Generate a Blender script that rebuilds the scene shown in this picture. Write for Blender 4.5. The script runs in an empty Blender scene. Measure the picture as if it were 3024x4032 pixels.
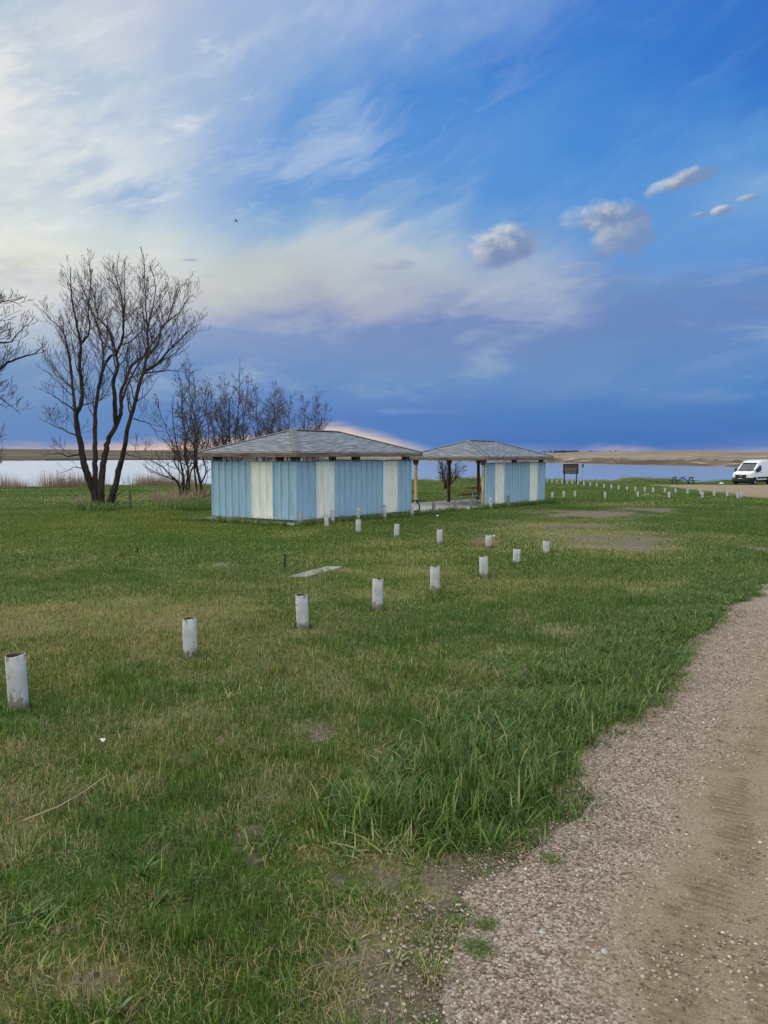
import bpy, bmesh, math, random
import numpy as np
from mathutils import Vector, Matrix
random.seed(7); rng = np.random.default_rng(7)
scene = bpy.context.scene
C = bpy.data.collections.new('place'); scene.collection.children.link(C)
R = math.radians

# ------------------------------------------------------------------ survey of the place
F = 2912.0; CAM = 1.75; SL = 0.0165            # lens in photo pixels, eye height, fall of the lawn towards the lake
PITCH = math.atan(221 / F)
cp, sp = math.cos(PITCH), math.sin(PITCH)
def ray(px, py):
    a = (px - 1512) / F; b = -(py - 2016) / F
    return np.array([a, cp + b * sp, -sp + b * cp])
def G(px, py):                                  # point on the lawn plane z = -SL*y
    d = ray(px, py); t = -CAM / (d[2] + SL * d[1])
    return d[0] * t, d[1] * t
def gz(y): return -SL * y
def at_depth(px, py, D):
    d = ray(px, py); t = D / d[1]
    return Vector((d[0] * t, D, CAM + d[2] * t))

# ------------------------------------------------------------------ helpers
def lin(c):
    return tuple((v / 255 / 12.92) if v / 255 <= .04045 else ((v / 255 + .055) / 1.055) ** 2.4 for v in c)
def link(o, parent=None):
    C.objects.link(o)
    if parent is not None: o.parent = parent
    return o
def tag(o, label=None, cat=None, group=None, kind=None):
    if label: o['label'] = label
    if cat: o['category'] = cat
    if group: o['group'] = group
    if kind: o['kind'] = kind
    return o
def empty(name, loc, rz=0.):
    o = bpy.data.objects.new(name, None); o.location = loc; o.rotation_euler = (0, 0, rz); o.empty_display_size = .2
    return link(o)
def mesh_obj(name, V, Fs, mat, parent=None, smooth=False, attrs=None):
    me = bpy.data.meshes.new(name)
    me.from_pydata([tuple(v) for v in V], [], [tuple(f) for f in Fs]); me.update()
    if smooth: me.polygons.foreach_set('use_smooth', [True] * len(me.polygons))
    if attrs:
        for k, a in attrs.items():
            at = me.attributes.new(k, 'FLOAT', 'POINT'); at.data.foreach_set('value', np.asarray(a, dtype=np.float32))
    for m in (mat if isinstance(mat, (list, tuple)) else [mat]): me.materials.append(m)
    return link(bpy.data.objects.new(name, me), parent)
class MB:
    def __init__(s): s.V = []; s.F = []
    def add(s, V, Fs):
        n = len(s.V); s.V += [tuple(v) for v in V]; s.F += [tuple(i + n for i in f) for f in Fs]
    def box(s, c, d, M=None):
        cx, cy, cz = c; x, y, z = d[0] / 2, d[1] / 2, d[2] / 2
        V = [Vector((i * x, j * y, k * z)) for i in (-1, 1) for j in (-1, 1) for k in (-1, 1)]
        if M is not None: V = [M @ v for v in V]
        V = [v + Vector(c) for v in V]
        s.add(V, [(0, 1, 3, 2), (4, 6, 7, 5), (0, 4, 5, 1), (2, 3, 7, 6), (0, 2, 6, 4), (1, 5, 7, 3)])
    def bar(s, a, b, w, h=None):                  # rectangular bar from a to b
        a, b = Vector(a), Vector(b); h = h or w; d = (b - a); L = d.length; d.normalize()
        up = Vector((0, 0, 1)) if abs(d.z) < .95 else Vector((0, 1, 0))
        x = d.cross(up).normalized(); z = x.cross(d)
        V = [p + x * i * w / 2 + z * k * h / 2 for p in (a, b) for i, k in ((-1, -1), (1, -1), (1, 1), (-1, 1))]
        s.add(V, [(0, 3, 2, 1), (4, 5, 6, 7)] + [(i, (i + 1) % 4, (i + 1) % 4 + 4, i + 4) for i in range(4)])
    def tube(s, P, r, n=8, cap=True):
        P = [Vector(p) for p in P]; rr = r if isinstance(r, (list, tuple, np.ndarray)) else [r] * len(P)
        V = []; x = None
        for i, p in enumerate(P):
            d = (P[min(i + 1, len(P) - 1)] - P[max(i - 1, 0)]).normalized()
            if x is None:
                up = Vector((0, 0, 1)) if abs(d.z) < .9 else Vector((1, 0, 0)); x = d.cross(up).normalized()
            x = (x - d * x.dot(d)).normalized(); y = d.cross(x)
            V += [p + (x * math.cos(t) + y * math.sin(t)) * rr[i] for t in [2 * math.pi * k / n for k in range(n)]]
        Fs = [(i * n + k, i * n + (k + 1) % n, (i + 1) * n + (k + 1) % n, (i + 1) * n + k) for i in range(len(P) - 1) for k in range(n)]
        if cap: Fs += [tuple(range(n))[::-1], tuple((len(P) - 1) * n + k for k in range(n))]
        s.add(V, Fs)
    def prism(s, poly, z0, z1):
        n = len(poly); V = [(p[0], p[1], z0) for p in poly] + [(p[0], p[1], z1) for p in poly]
        s.add(V, [tuple(range(n))[::-1], tuple(range(n, 2 * n))] + [(i, (i + 1) % n, (i + 1) % n + n, i + n) for i in range(n)])
    def build(s, name, mat, parent=None, smooth=False, bevel=0):
        o = mesh_obj(name, s.V, s.F, mat, parent, smooth)
        if bevel:
            b = o.modifiers.new('bevel', 'BEVEL'); b.width = bevel; b.segments = 2; b.limit_method = 'ANGLE'
        return o

# value noise for masks
_T = rng.random((256, 256))
def vnoise(x, y):
    x = np.asarray(x, float); y = np.asarray(y, float)
    xi = np.floor(x).astype(int); yi = np.floor(y).astype(int); fx = x - xi; fy = y - yi
    fx = fx * fx * (3 - 2 * fx); fy = fy * fy * (3 - 2 * fy)
    g = lambda a, b: _T[a % 256, b % 256]
    return (g(xi, yi) * (1 - fx) + g(xi + 1, yi) * fx) * (1 - fy) + (g(xi, yi + 1) * (1 - fx) + g(xi + 1, yi + 1) * fx) * fy
def fbm(x, y, o=4):
    s = 0; a = .5; t = 0
    for i in range(o): s = s + a * vnoise(x * 2 ** i + 17.3 * i, y * 2 ** i + 9.1 * i); t += a; a *= .5
    return s / t
def sstep(a, b, x): t = np.clip((x - a) / (b - a), 0, 1); return t * t * (3 - 2 * t)

# ------------------------------------------------------------------ materials
def newmat(name):
    m = bpy.data.materials.new(name); m.use_nodes = True; nt = m.node_tree
    b = nt.nodes['Principled BSDF']; return m, nt, b
class N:
    """tiny node writer"""
    def __init__(s, nt): s.nt = nt
    def n(s, t, **k):
        nd = s.nt.nodes.new(t)
        for a, v in k.items(): setattr(nd, a, v)
        return nd
    def l(s, a, b): s.nt.links.new(a, b)
    def inp(s, sock, v):
        if isinstance(v, bpy.types.NodeSocket): s.l(v, sock)
        elif v is not None: sock.default_value = v
    def m(s, op, a, b=None, c=None, clamp=False):
        nd = s.n('ShaderNodeMath', operation=op, use_clamp=clamp); s.inp(nd.inputs[0], a)
        if b is not None: s.inp(nd.inputs[1], b)
        if c is not None: s.inp(nd.inputs[2], c)
        return nd.outputs[0]
    def mix(s, f, a, b, mode='MIX'):
        nd = s.n('ShaderNodeMix', data_type='RGBA', blend_type=mode); s.inp(nd.inputs[0], f)
        for k, v in ((6, a), (7, b)):
            if isinstance(v, tuple) and len(v) == 3: v = v + (1,)
            s.inp(nd.inputs[k], v)
        return nd.outputs[2]
    def noise(s, vec, sc, det=4, rough=.55, dist=0.):
        nd = s.n('ShaderNodeTexNoise'); nd.inputs['Scale'].default_value = sc; nd.inputs['Detail'].default_value = det
        nd.inputs['Roughness'].default_value = rough; nd.inputs['Distortion'].default_value = dist
        if vec is not None: s.l(vec, nd.inputs['Vector'])
        return nd.outputs['Fac']
    def smooth(s, v, a, b, c=0., d=1.):
        nd = s.n('ShaderNodeMapRange', interpolation_type='SMOOTHSTEP'); s.inp(nd.inputs[0], v)
        for i, q in enumerate((a, b, c, d)): s.inp(nd.inputs[i + 1], q)
        return nd.outputs[0]
    def map(s, vec, scale=(1, 1, 1), rot=(0, 0, 0), loc=(0, 0, 0)):
        nd = s.n('ShaderNodeMapping'); s.l(vec, nd.inputs[0]); nd.inputs[3].default_value = scale; nd.inputs[2].default_value = rot; nd.inputs[1].default_value = loc
        return nd.outputs[0]
    def ramp(s, fac, stops):
        nd = s.n('ShaderNodeValToRGB'); e = nd.color_ramp.elements
        while len(e) > 1: e.remove(e[-1])
        e[0].position = stops[0][0]; e[0].color = tuple(stops[0][1]) + (1,)
        for p, c in stops[1:]:
            q = e.new(p); q.color = tuple(c) + (1,)
        s.inp(nd.inputs[0], fac); return nd.outputs[0]
    def bump(s, h, st, dist, b):
        nd = s.n('ShaderNodeBump'); nd.inputs['Strength'].default_value = st; nd.inputs['Distance'].default_value = dist
        s.l(h, nd.inputs['Height']); s.l(nd.outputs[0], b.inputs['Normal'])
def simple(name, col, rough=.7, metal=0., var=.15, scale=8., bump=0., dirt=None, stretch=(1, 1, 1), spec=.3):
    m, nt, b = newmat(name); n = N(nt)
    tc = n.n('ShaderNodeTexCoord').outputs['Object']; v = n.map(tc, stretch)
    f = n.noise(v, scale, 5, .6)
    dark = tuple(c * (1 - var * 1.6) for c in col); light = tuple(min(1, c * (1 + var)) for c in col)
    colr = n.ramp(f, [(.3, dark), (.7, light)])
    if dirt:
        f2 = n.noise(v, scale * 3.1, 6, .7); colr = n.mix(n.smooth(f2, dirt[1], dirt[1] + .12), colr, dirt[0])
    n.l(colr, b.inputs['Base Color']); b.inputs['Roughness'].default_value = rough; b.inputs['Metallic'].default_value = metal
    b.inputs['Specular IOR Level'].default_value = spec
    if bump: n.bump(n.noise(v, scale * 4, 5, .65), bump, .01, b)
    return m
M = {}
def paint_metal(name, col):
    m, nt, b = newmat(name); n = N(nt); tc = n.n('ShaderNodeTexCoord').outputs['Object']
    f = n.noise(n.map(tc, (3, 3, .5)), 2.2, 5, .6); f2 = n.noise(n.map(tc, (9, 9, 1.2)), 5, 6, .7)
    c = n.ramp(f, [(.3, tuple(v * .84 for v in col)), (.7, tuple(min(1, v * 1.1) for v in col))])
    c = n.mix(n.smooth(f2, .56, .72, 0, .5), c, tuple(v * .55 + .05 for v in col))
    n.l(c, b.inputs['Base Color']); b.inputs['Roughness'].default_value = .5; b.inputs['Specular IOR Level'].default_value = .35
    n.bump(n.noise(n.map(tc, (1, 1, .3)), 3, 3, .5), .25, .02, b)
    return m
M['blue'] = paint_metal('weathered_blue_metal', (.33, .50, .63))
M['cream'] = paint_metal('weathered_cream_metal', (.79, .81, .75))
M['trim'] = simple('dark_trim', (.10, .14, .17), .6, 0, .2, 3)
M['fascia'] = simple('weathered_fascia', (.17, .145, .125), .85, 0, .45, 2.2, .3, ((.33, .27, .18), .56), (.6, .6, 8))
M['fascia_tan'] = simple('tan_drip_edge', (.42, .33, .18), .7, 0, .3, 3)
M['post'] = simple('yellow_log', (.52, .40, .24), .8, 0, .3, 3, .4, ((.10, .05, .03), .66), (3, 3, .6))
M['bracket'] = simple('brown_bracket', (.16, .10, .06), .8, 0, .3, 4, .3, ((.30, .22, .13), .55))
M['log_dark'] = simple('brown_log', (.10, .06, .04), .85, 0, .3, 4, .4, None, (3, 3, .6))
M['beam'] = simple('beam_wood', (.22, .17, .11), .8, 0, .3, 3, .2, None, (1, 1, 4))
M['concrete'] = simple('concrete', (.36, .35, .33), .9, 0, .16, 1.6, .3, ((.2, .19, .17), .62))
M['red'] = simple('maroon_coating', (.20, .022, .028), .55, 0, .2, 6)
M['green'] = simple('dark_green_coating', (.02, .06, .042), .5, 0, .2, 6)
M['galv'] = simple('galvanised_tube', (.28, .29, .31), .45, .6, .2, 9)
M['dark'] = simple('dark_soil_fill', (.035, .026, .02), .95, 0, .5, 30, .6)
M['iron'] = simple('dark_iron', (.02, .02, .022), .7, 0, .3, 9)
M['oldwood'] = simple('grey_dead_wood', (.14, .12, .105), .9, 0, .4, 5, .5, None, (4, 4, .5))
M['signwood'] = simple('dark_brown_board', (.045, .020, .017), .8, 0, .3, 5)
M['signpost'] = simple('dark_sign_post', (.018, .014, .016), .8, 0, .3, 5)
M['letter'] = simple('cream_lettering', (.34, .32, .29), .7, 0, .15, 20)
M['letter_dim'] = simple('faded_lettering', (.15, .13, .12), .7, 0, .25, 20)
M['paper'] = simple('white_litter', (.75, .8, .82), .6, 0, .1, 20)
M['stone'] = simple('pale_stone', (.42, .41, .36), .9, 0, .3, 5, .4)
M['vanwhite'] = simple('white_vehicle_paint', (.80, .82, .83), .25, 0, .03, 1.5, spec=.6)
M['black'] = simple('black_plastic', (.012, .012, .014), .55, 0, .2, 9)
M['rubber'] = simple('tyre_rubber', (.014, .014, .014), .85, 0, .2, 9)
M['rim'] = simple('steel_wheel', (.42, .43, .45), .4, .5, .15, 9)
M['chrome'] = simple('chrome', (.7, .72, .75), .2, .9, .05, 9)
M['bark'] = simple('bark', (.052, .040, .033), .95, 0, .45, 3, .6, ((.085, .07, .058), .6), (3, 3, .7), spec=.15)
M['twig'] = simple('twig_bark', (.095, .072, .060), .9, 0, .3, 3, spec=.15)
M['bird'] = simple('dark_feathers', (.03, .03, .04), .8, 0, .2, 9)
M['strawstalk'] = simple('dry_stalk', (.42, .36, .22), .8, 0, .2, 9)
def glassmat(name, col):
    m, nt, b = newmat(name); b.inputs['Base Color'].default_value = col + (1,); b.inputs['Roughness'].default_value = .06
    b.inputs['Specular IOR Level'].default_value = .8; n = N(nt); tc = n.n('ShaderNodeTexCoord').outputs['Object']
    n.l(n.ramp(n.noise(tc, 1.6, 3), [(.35, col), (.7, tuple(c * 2.2 + .01 for c in col))]), b.inputs['Base Color'])
    return m
M['glass'] = glassmat('tinted_glass', (.012, .016, .018))
M['lamp'] = glassmat('headlamp_glass', (.45, .47, .5))
# bollard paint: white, rough, grimy towards the foot
def bollard_mat(name, col, grime, amt):
    m, nt, b = newmat(name); n = N(nt); tc = n.n('ShaderNodeTexCoord').outputs['Object']; info = n.n('ShaderNodeObjectInfo')
    off = n.n('ShaderNodeVectorMath', operation='ADD'); n.l(tc, off.inputs[0]); cmb = n.n('ShaderNodeCombineXYZ')
    for i in range(3): n.l(n.m('MULTIPLY', info.outputs['Random'], 37. + 11 * i), cmb.inputs[i])
    n.l(cmb.outputs[0], off.inputs[1]); v = off.outputs[0]
    f = n.noise(v, 14, 6, .65); c = n.ramp(f, [(.3, tuple(q * .8 for q in col)), (.65, col)])
    sepz = n.n('ShaderNodeSeparateXYZ'); n.l(tc, sepz.inputs[0])
    foot = n.smooth(sepz.outputs[2], .02, .17, .22, 0)
    head = n.smooth(sepz.outputs[2], .34, .40, 0, .09)
    g = n.smooth(n.m('ADD', n.m('ADD', n.noise(n.map(v, (1, 1, .5)), 24, 6, .7), foot), head), amt, amt + .1)
    c = n.mix(g, c, grime); n.l(c, b.inputs['Base Color']); b.inputs['Roughness'].default_value = .8
    n.bump(n.noise(n.map(v, (1, 1, 2)), 45, 5, .6), .6, .006, b)
    return m
M['white'] = bollard_mat('chipped_white_paint', (.50, .51, .51), (.20, .185, .16), .57)
M['inner'] = simple('rusty_pipe_wall', (.07, .05, .04), .9, 0, .4, 30)
M['greywood'] = bollard_mat('weathered_grey_timber', (.24, .225, .21), (.10, .09, .08), .58)

# shingles (uses a UV map in metres)
def shingle_mat():
    m, nt, b = newmat('grey_shingles'); n = N(nt); uv = n.n('ShaderNodeUVMap').outputs[0]
    s = n.n('ShaderNodeSeparateXYZ'); n.l(uv, s.inputs[0]); u, v = s.outputs[0], s.outputs[1]
    RH = .165
    vr = n.m('DIVIDE', v, RH); row = n.m('FLOOR', vr); fv = n.m('FRACT', vr)
    wn = n.n('ShaderNodeTexWhiteNoise', noise_dimensions='1D'); n.l(row, wn.inputs['W'])
    ur = n.m('ADD', n.m('DIVIDE', u, .30), n.m('MULTIPLY', wn.outputs[0], 5.))
    cell = n.m('FLOOR', ur); fu = n.m('FRACT', ur)
    cx = n.n('ShaderNodeCombineXYZ'); n.l(cell, cx.inputs[0]); n.l(row, cx.inputs[1])
    w2 = n.n('ShaderNodeTexWhiteNoise', noise_dimensions='2D'); n.l(cx.outputs[0], w2.inputs['Vector'])
    r = w2.outputs['Value']
    base = n.ramp(r, [(0, (.115, .132, .155)), (.5, (.18, .20, .225)), (1, (.27, .295, .32))])
    # the shadow-line blend printed on laminated shingles: dark band low on every other tab
    dash = n.m('MULTIPLY', n.m('LESS_THAN', fv, .42), n.m('GREATER_THAN', r, .50))
    c = n.mix(n.m('MULTIPLY', dash, .95), base, (.05, .06, .075))
    edge = n.m('LESS_THAN', fv, .12); c = n.mix(n.m('MULTIPLY', edge, .08), c, (.06, .065, .075))
    n.l(c, b.inputs['Base Color']); b.inputs['Roughness'].default_value = .85
    h = n.m('SUBTRACT', 1., fv); n.bump(h, .35, .008, b)
    return m
M['shingle'] = shingle_mat()
M['ridge'] = simple('ridge_shingles', (.19, .205, .225), .85, 0, .25, 14, .4)

# grass blades: colour from per-blade random, instance attributes
def blade_mat(name, greens, straw, spec=.25, transl=.25):
    m, nt, b = newmat(name); n = N(nt)
    def att(k, t):
        a = n.n('ShaderNodeAttribute', attribute_name=k, attribute_type=t); return a.outputs['Fac']
    rnd = att('rnd', 'GEOMETRY'); t = att('tt', 'GEOMETRY'); dry = att('dry', 'INSTANCER'); hue = att('hue', 'INSTANCER')
    g = n.ramp(rnd, [(0, greens[0]), (.5, greens[1]), (1, greens[2])])
    g = n.mix(hue, g, n.mix(1., g, (1.55, 1.12, .6), 'MULTIPLY'))
    pr = n.m('FRACT', n.m('MULTIPLY', rnd, 7.31)); isdry = n.m('LESS_THAN', pr, dry)
    s = n.ramp(n.m('FRACT', n.m('MULTIPLY', rnd, 13.7)), [(0, tuple(c * .45 for c in straw)), (.5, tuple(c * .8 for c in straw)), (1, straw)])
    c = n.mix(isdry, g, s)
    c = n.mix(n.m('MULTIPLY', n.smooth(t, .55, 1), .18), c, straw)
    n.l(c, b.inputs['Base Color']); b.inputs['Roughness'].default_value = .48; b.inputs['Specular IOR Level'].default_value = spec
    tr = n.n('ShaderNodeBsdfTranslucent'); n.l(c, tr.inputs[0]); mx = n.n('ShaderNodeMixShader'); mx.inputs[0].default_value = transl
    out = nt.nodes['Material Output']; n.l(b.outputs[0], mx.inputs[1]); n.l(tr.outputs[0], mx.inputs[2]); n.l(mx.outputs[0], out.inputs[0])
    return m
M['blade'] = blade_mat('lawn_blades', ((.026, .070, .011), (.064, .150, .020), (.135, .250, .044)), (.52, .47, .20))
M['lush'] = blade_mat('lush_blades', ((.026, .070, .013), (.060, .150, .020), (.155, .275, .055)), (.42, .42, .18), .36, .3)
M['drygrass'] = blade_mat('dry_blades', ((.22, .18, .10), (.30, .25, .15), (.38, .32, .21)), (.42, .35, .24), .15, .2)
M['reed'] = blade_mat('reed_blades', ((.20, .14, .10), (.27, .20, .14), (.34, .26, .20)), (.36, .29, .23), .15, .2)

# ------------------------------------------------------------------ road and lawn outline
edge_px = [(1722, 4400), (1732, 4032), (1700, 3828), (1772, 3645), (1850, 3480), (2040, 3350), (2235, 3215), (2300, 3050), (2385, 2920), (2545, 2790), (2680, 2665), (2720, 2570), (2816, 2497), (2916, 2388), (3024, 2282)]
edge_w = [G(*p) for p in edge_px]
x0, y0 = edge_w[0]
left_edge = [(x0 - .3, -6.), (x0 - .1, 0.)] + edge_w + [(8.3, 14.6), (12.2, 21.5), (17.4, 30.), (22.6, 39.), (23.2, 42.2)] + [G(3024, 1966), G(2900, 1951), G(2790, 1937), G(2680, 1924), G(2590, 1915), G(2520, 1911)]
def densify(P, step, amp, seed):
    out = []; s = 0
    for (ax, ay), (bx, by) in zip(P[:-1], P[1:]):
        L = math.hypot(bx - ax, by - ay); D = max(1.5, math.hypot((ax + bx) / 2, (ay + by) / 2)); st = step * max(1, D / 5)
        k = max(1, int(L / st)); nx, ny = -(by - ay) / L, (bx - ax) / L
        for i in range(k):
            t = i / k; s += L / k; q = (float(fbm(np.array(s * 1.1 + seed), np.array(seed * 3.)) - .5) * 2 + float(vnoise(s * 6 + seed, seed)) * .5 - .25) * amp * min(2, 1 + D / 15)
            out.append((ax + (bx - ax) * t + nx * q, ay + (by - ay) * t + ny * q))
    out.append(P[-1]); return out
far_edge = [G(2540, 1908.5), G(2700, 1908), G(2850, 1909.5), (52., 78.), (90., 76.)]
road_poly = densify(left_edge, .04, .15, 3.) + densify(far_edge, .3, .1, 8.) + [(95., 40.), (40., 18.), (22., 4.), (14., -6.)]
RP = np.array(road_poly)
def in_poly(x, y, P):
    r = np.zeros(x.shape, bool); n = len(P); j = n - 1
    for i in range(n):
        xi, yi = P[i]; xj, yj = P[j]
        c = ((yi > y) != (yj > y)) & (x < (xj - xi) * (y - yi) / (yj - yi + 1e-12) + xi); r ^= c; j = i
    return r
def dist_line(x, y, P):
    d = np.full(x.shape, 1e9)
    for (ax, ay), (bx, by) in zip(P[:-1], P[1:]):
        L2 = (bx - ax) ** 2 + (by - ay) ** 2 + 1e-12
        t = np.clip(((x - ax) * (bx - ax) + (y - ay) * (by - ay)) / L2, 0, 1)
        d = np.minimum(d, np.hypot(x - ax - t * (bx - ax), y - ay - t * (by - ay)))
    return d
def ell(x, y, L):
    s = np.zeros(x.shape)
    for cx, cy, rx, ry, a in L:
        X, Y = G(cx, cy); Y1 = G(cx, cy + ry)[1]; Y0 = G(cx, cy - ry)[1]; ryw = (Y0 - Y1) / 2; rxw = rx / F * Y
        d = ((x - X) / rxw) ** 2 + ((y - Y) / ryw) ** 2
        s = np.maximum(s, a * np.exp(-d * .9))
    return s
DRY = [(450, 2420, 620, 110, .42), (1000, 2330, 320, 60, .28), (640, 2880, 430, 110, .36), (200, 3130, 300, 110, .3), (1250, 2700, 350, 80, .3), (1950, 2300, 330, 50, .2),
       (2330, 2110, 330, 40, .65), (2430, 2155, 230, 18, .8), (2250, 2070, 300, 12, .7), (1700, 2240, 200, 40, .2), (1930, 2148, 50, 12, .6), (1500, 3850, 230, 230, .5), (300, 3850, 400, 130, .4),
       (1850, 3520, 130, 130, .5), (1330, 2250, 120, 20, .3), (2500, 1990, 250, 8, .4), (700, 1960, 500, 12, .35), (2230, 2490, 90, 30, .4), (1100, 3150, 250, 120, .32), (1530, 2390, 60, 20, .4), (1300, 3400, 260, 120, .25)]
BARE = [(2330, 2022, 260, 17, 1.), (2540, 2008, 190, 11, .9), (2990, 2160, 45, 18, 1.), (1520, 3950, 170, 200, .75), (1800, 3440, 150, 80, .7), (885, 2228, 50, 9, 1.), (2400, 2125, 260, 24, .85), (2250, 2075, 190, 10, .7), (2480, 2165, 160, 12, .8), (1980, 2052, 90, 9, .5),
        (1330, 2240, 60, 8, .8), (1270, 2880, 140, 40, .35), (760, 3300, 200, 60, .25), (2020, 2190, 70, 8, .4), (1600, 2935, 130, 30, .5), (1070, 2930, 60, 14, .5)]
LUSH = [(1750, 3200, 300, 170, 1.), (2050, 2960, 320, 170, 1.), (2330, 2740, 280, 110, .85), (2560, 2560, 200, 60, .6), (640, 3480, 380, 90, .45), (250, 3560, 250, 90, .4), (2050, 2600, 260, 60, .5), (1850, 2760, 200, 60, .6)]
YEL = [(800, 2040, 700, 60, 1.), (300, 2050, 500, 70, .9), (400, 2450, 600, 160, .7), (250, 2680, 250, 80, .7), (1700, 2200, 500, 120, .5), (1800, 1940, 400, 30, .5), (600, 2960, 500, 120, .4), (200, 3900, 500, 200, .4), (1300, 3150, 200, 200, .4)]
def masks(x, y):
    d = np.hypot(x, y); k = np.clip(12 / (d + 4), .25, 1)
    n1 = fbm(x * .9 + 40, y * .9 + 11, 4); n2 = fbm(x * 3.1 + 7, y * 3.1 + 70, 4); n3 = fbm(x * .22 + 90, y * .22, 3)
    dry = ell(x, y, DRY) * (.55 + .9 * n2) + sstep(.54, .72, n1) * .22 + sstep(.57, .72, n2) * .20 + .02 + sstep(.55, .7, n3) * .10
    edge = dist_line(x, y, edge_sparse); dry = dry + .25 * np.exp(-edge / .18)
    bare = ell(x, y, BARE) * (.65 + 1.2 * n2) + .55 * np.exp(-edge / .10) + sstep(.56, .70, fbm(x * 5 + 3, y * 5, 3)) * .42 * k * sstep(10, 6, y)
    lush = np.maximum(ell(x, y, LUSH), sstep(1.5, .5, edge) * sstep(3.0, 3.6, y) * sstep(16, 9, y) * .85)
    hue = np.clip(ell(x, y, YEL) * .9 + (n1 - .5) * 1.1 + .12, 0, 1)
    dry = np.maximum(dry * (1 - .8 * sstep(.3, .6, lush)), .10 * (lush > .3))
    return np.clip(dry, 0, .95), np.clip(bare, 0, 1), np.clip(lush, 0, 1), hue
edge_sparse = left_edge[1:]

def shore_y(x):
    return np.interp(x, [-120, -60, -45, -33, -26, -18, -5, 5, 14, 22, 26, 30, 60, 120], [40, 50, 58, 64, 73, 78, 90, 93, 95, 94, 91, 93, 90, 88]) + (fbm(x * .25 + 5, x * 0 + 3, 3) - .5) * 6
LAKE = -2.25
def ground_h(x, y):
    base = -SL * y
    ys = shore_y(x)
    road = in_poly(x, y, RP[::6]); rd = dist_line(x, y, edge_sparse)
    m = sstep(.5, 2.5, rd) * (~road)
    base = base + (fbm(x * .35, y * .35, 3) - .5) * .09 * m * sstep(90, 30, np.hypot(x, y))
    berm = np.exp(-((y - ys + 2.) / 2.2) ** 2) * (.02 + .42 * sstep(.45, .7, fbm(x * .18 + 60, y * 0 + 2, 3)) * sstep(-10, 4, x))
    base = base + berm * m
    drop = sstep(0, 7, y - ys) * 3.0
    return base - drop

# ------------------------------------------------------------------ ground
def polar(azs, rs, hf):
    A, Rr = np.meshgrid(azs, rs); X = Rr * np.sin(A); Y = Rr * np.cos(A); Z = hf(X.ravel(), Y.ravel()).reshape(X.shape)
    V = np.stack([X, Y, Z], -1).reshape(-1, 3); na = len(azs); nr = len(rs)
    I = np.arange(nr * na).reshape(nr, na)
    Fq = np.stack([I[:-1, :-1], I[:-1, 1:], I[1:, 1:], I[1:, :-1]], -1).reshape(-1, 4)[:, ::-1]
    return V, Fq
def fast_mesh(name, V, Fq, mat, attrs=None, smooth=True, parent=None):
    me = bpy.data.meshes.new(name); nv, k = len(V), Fq.shape[1]
    me.vertices.add(nv); me.vertices.foreach_set('co', V.astype(np.float32).ravel())
    me.loops.add(Fq.size); me.loops.foreach_set('vertex_index', Fq.astype(np.int32).ravel())
    me.polygons.add(len(Fq)); me.polygons.foreach_set('loop_start', np.arange(0, Fq.size, k, dtype=np.int32))
    me.polygons.foreach_set('loop_total', np.full(len(Fq), k, dtype=np.int32))
    if smooth: me.polygons.foreach_set('use_smooth', np.ones(len(Fq), bool))
    me.update(calc_edges=True); me.validate()
    if attrs:
        for q, a in attrs.items():
            at = me.attributes.new(q, 'FLOAT', 'POINT'); at.data.foreach_set('value', np.asarray(a, dtype=np.float32))
    me.materials.append(mat)
    return me
def soil_mat():
    m, nt, b = newmat('lawn_ground'); n = N(nt); g = n.n('ShaderNodeNewGeometry').outputs['Position']
    def att(k): return n.n('ShaderNodeAttribute', attribute_name=k).outputs['Fac']
    fine = n.noise(g, 38, 6, .7); mid = n.noise(g, 6, 5, .65); big = n.noise(g, 1.3, 4, .6)
    gr = n.ramp(fine, [(.3, (.028, .056, .011)), (.7, (.095, .165, .030))])
    gr = n.mix(n.smooth(mid, .42, .60, 0, .55), gr, (.035, .032, .018))
    gr = n.mix(att('hue'), gr, n.mix(1., gr, (1.6, 1.15, .5), 'MULTIPLY'))
    st = n.ramp(fine, [(.3, (.11, .095, .040)), (.7, (.34, .31, .14))])
    c = n.mix(n.smooth(n.m('ADD', att('dry'), n.m('MULTIPLY', n.m('SUBTRACT', mid, .5), .9)), .22, .62, 0, .9), gr, st)
    so = n.ramp(fine, [(.3, (.085, .072, .046)), (.7, (.27, .235, .165))])
    c = n.mix(n.smooth(n.m('ADD', att('bare'), n.m('MULTIPLY', n.m('SUBTRACT', mid, .5), .8)), .32, .6), c, so)
    n.l(c, b.inputs['Base Color']); b.inputs['Roughness'].default_value = .95; b.inputs['Specular IOR Level'].default_value = .1
    n.bump(n.m('ADD', fine, mid), .8, .04, b)
    return m
M['soil'] = soil_mat()
azs = np.concatenate([np.linspace(-R(180), -R(36), 50)[:-1], np.linspace(-R(36), R(36), 330), np.linspace(R(36), R(180), 50)[1:]])
rs = np.concatenate([[.05, .6], np.geomspace(1.2, 125, 330)])
V, Fq = polar(azs, rs, ground_h)
dry, bare, lush, hue = masks(V[:, 0], V[:, 1])
g = link(bpy.data.objects.new('ground', fast_mesh('ground', V, Fq, M['soil'], dict(dry=dry, bare=bare, hue=hue)))); tag(g, kind='structure')

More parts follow.
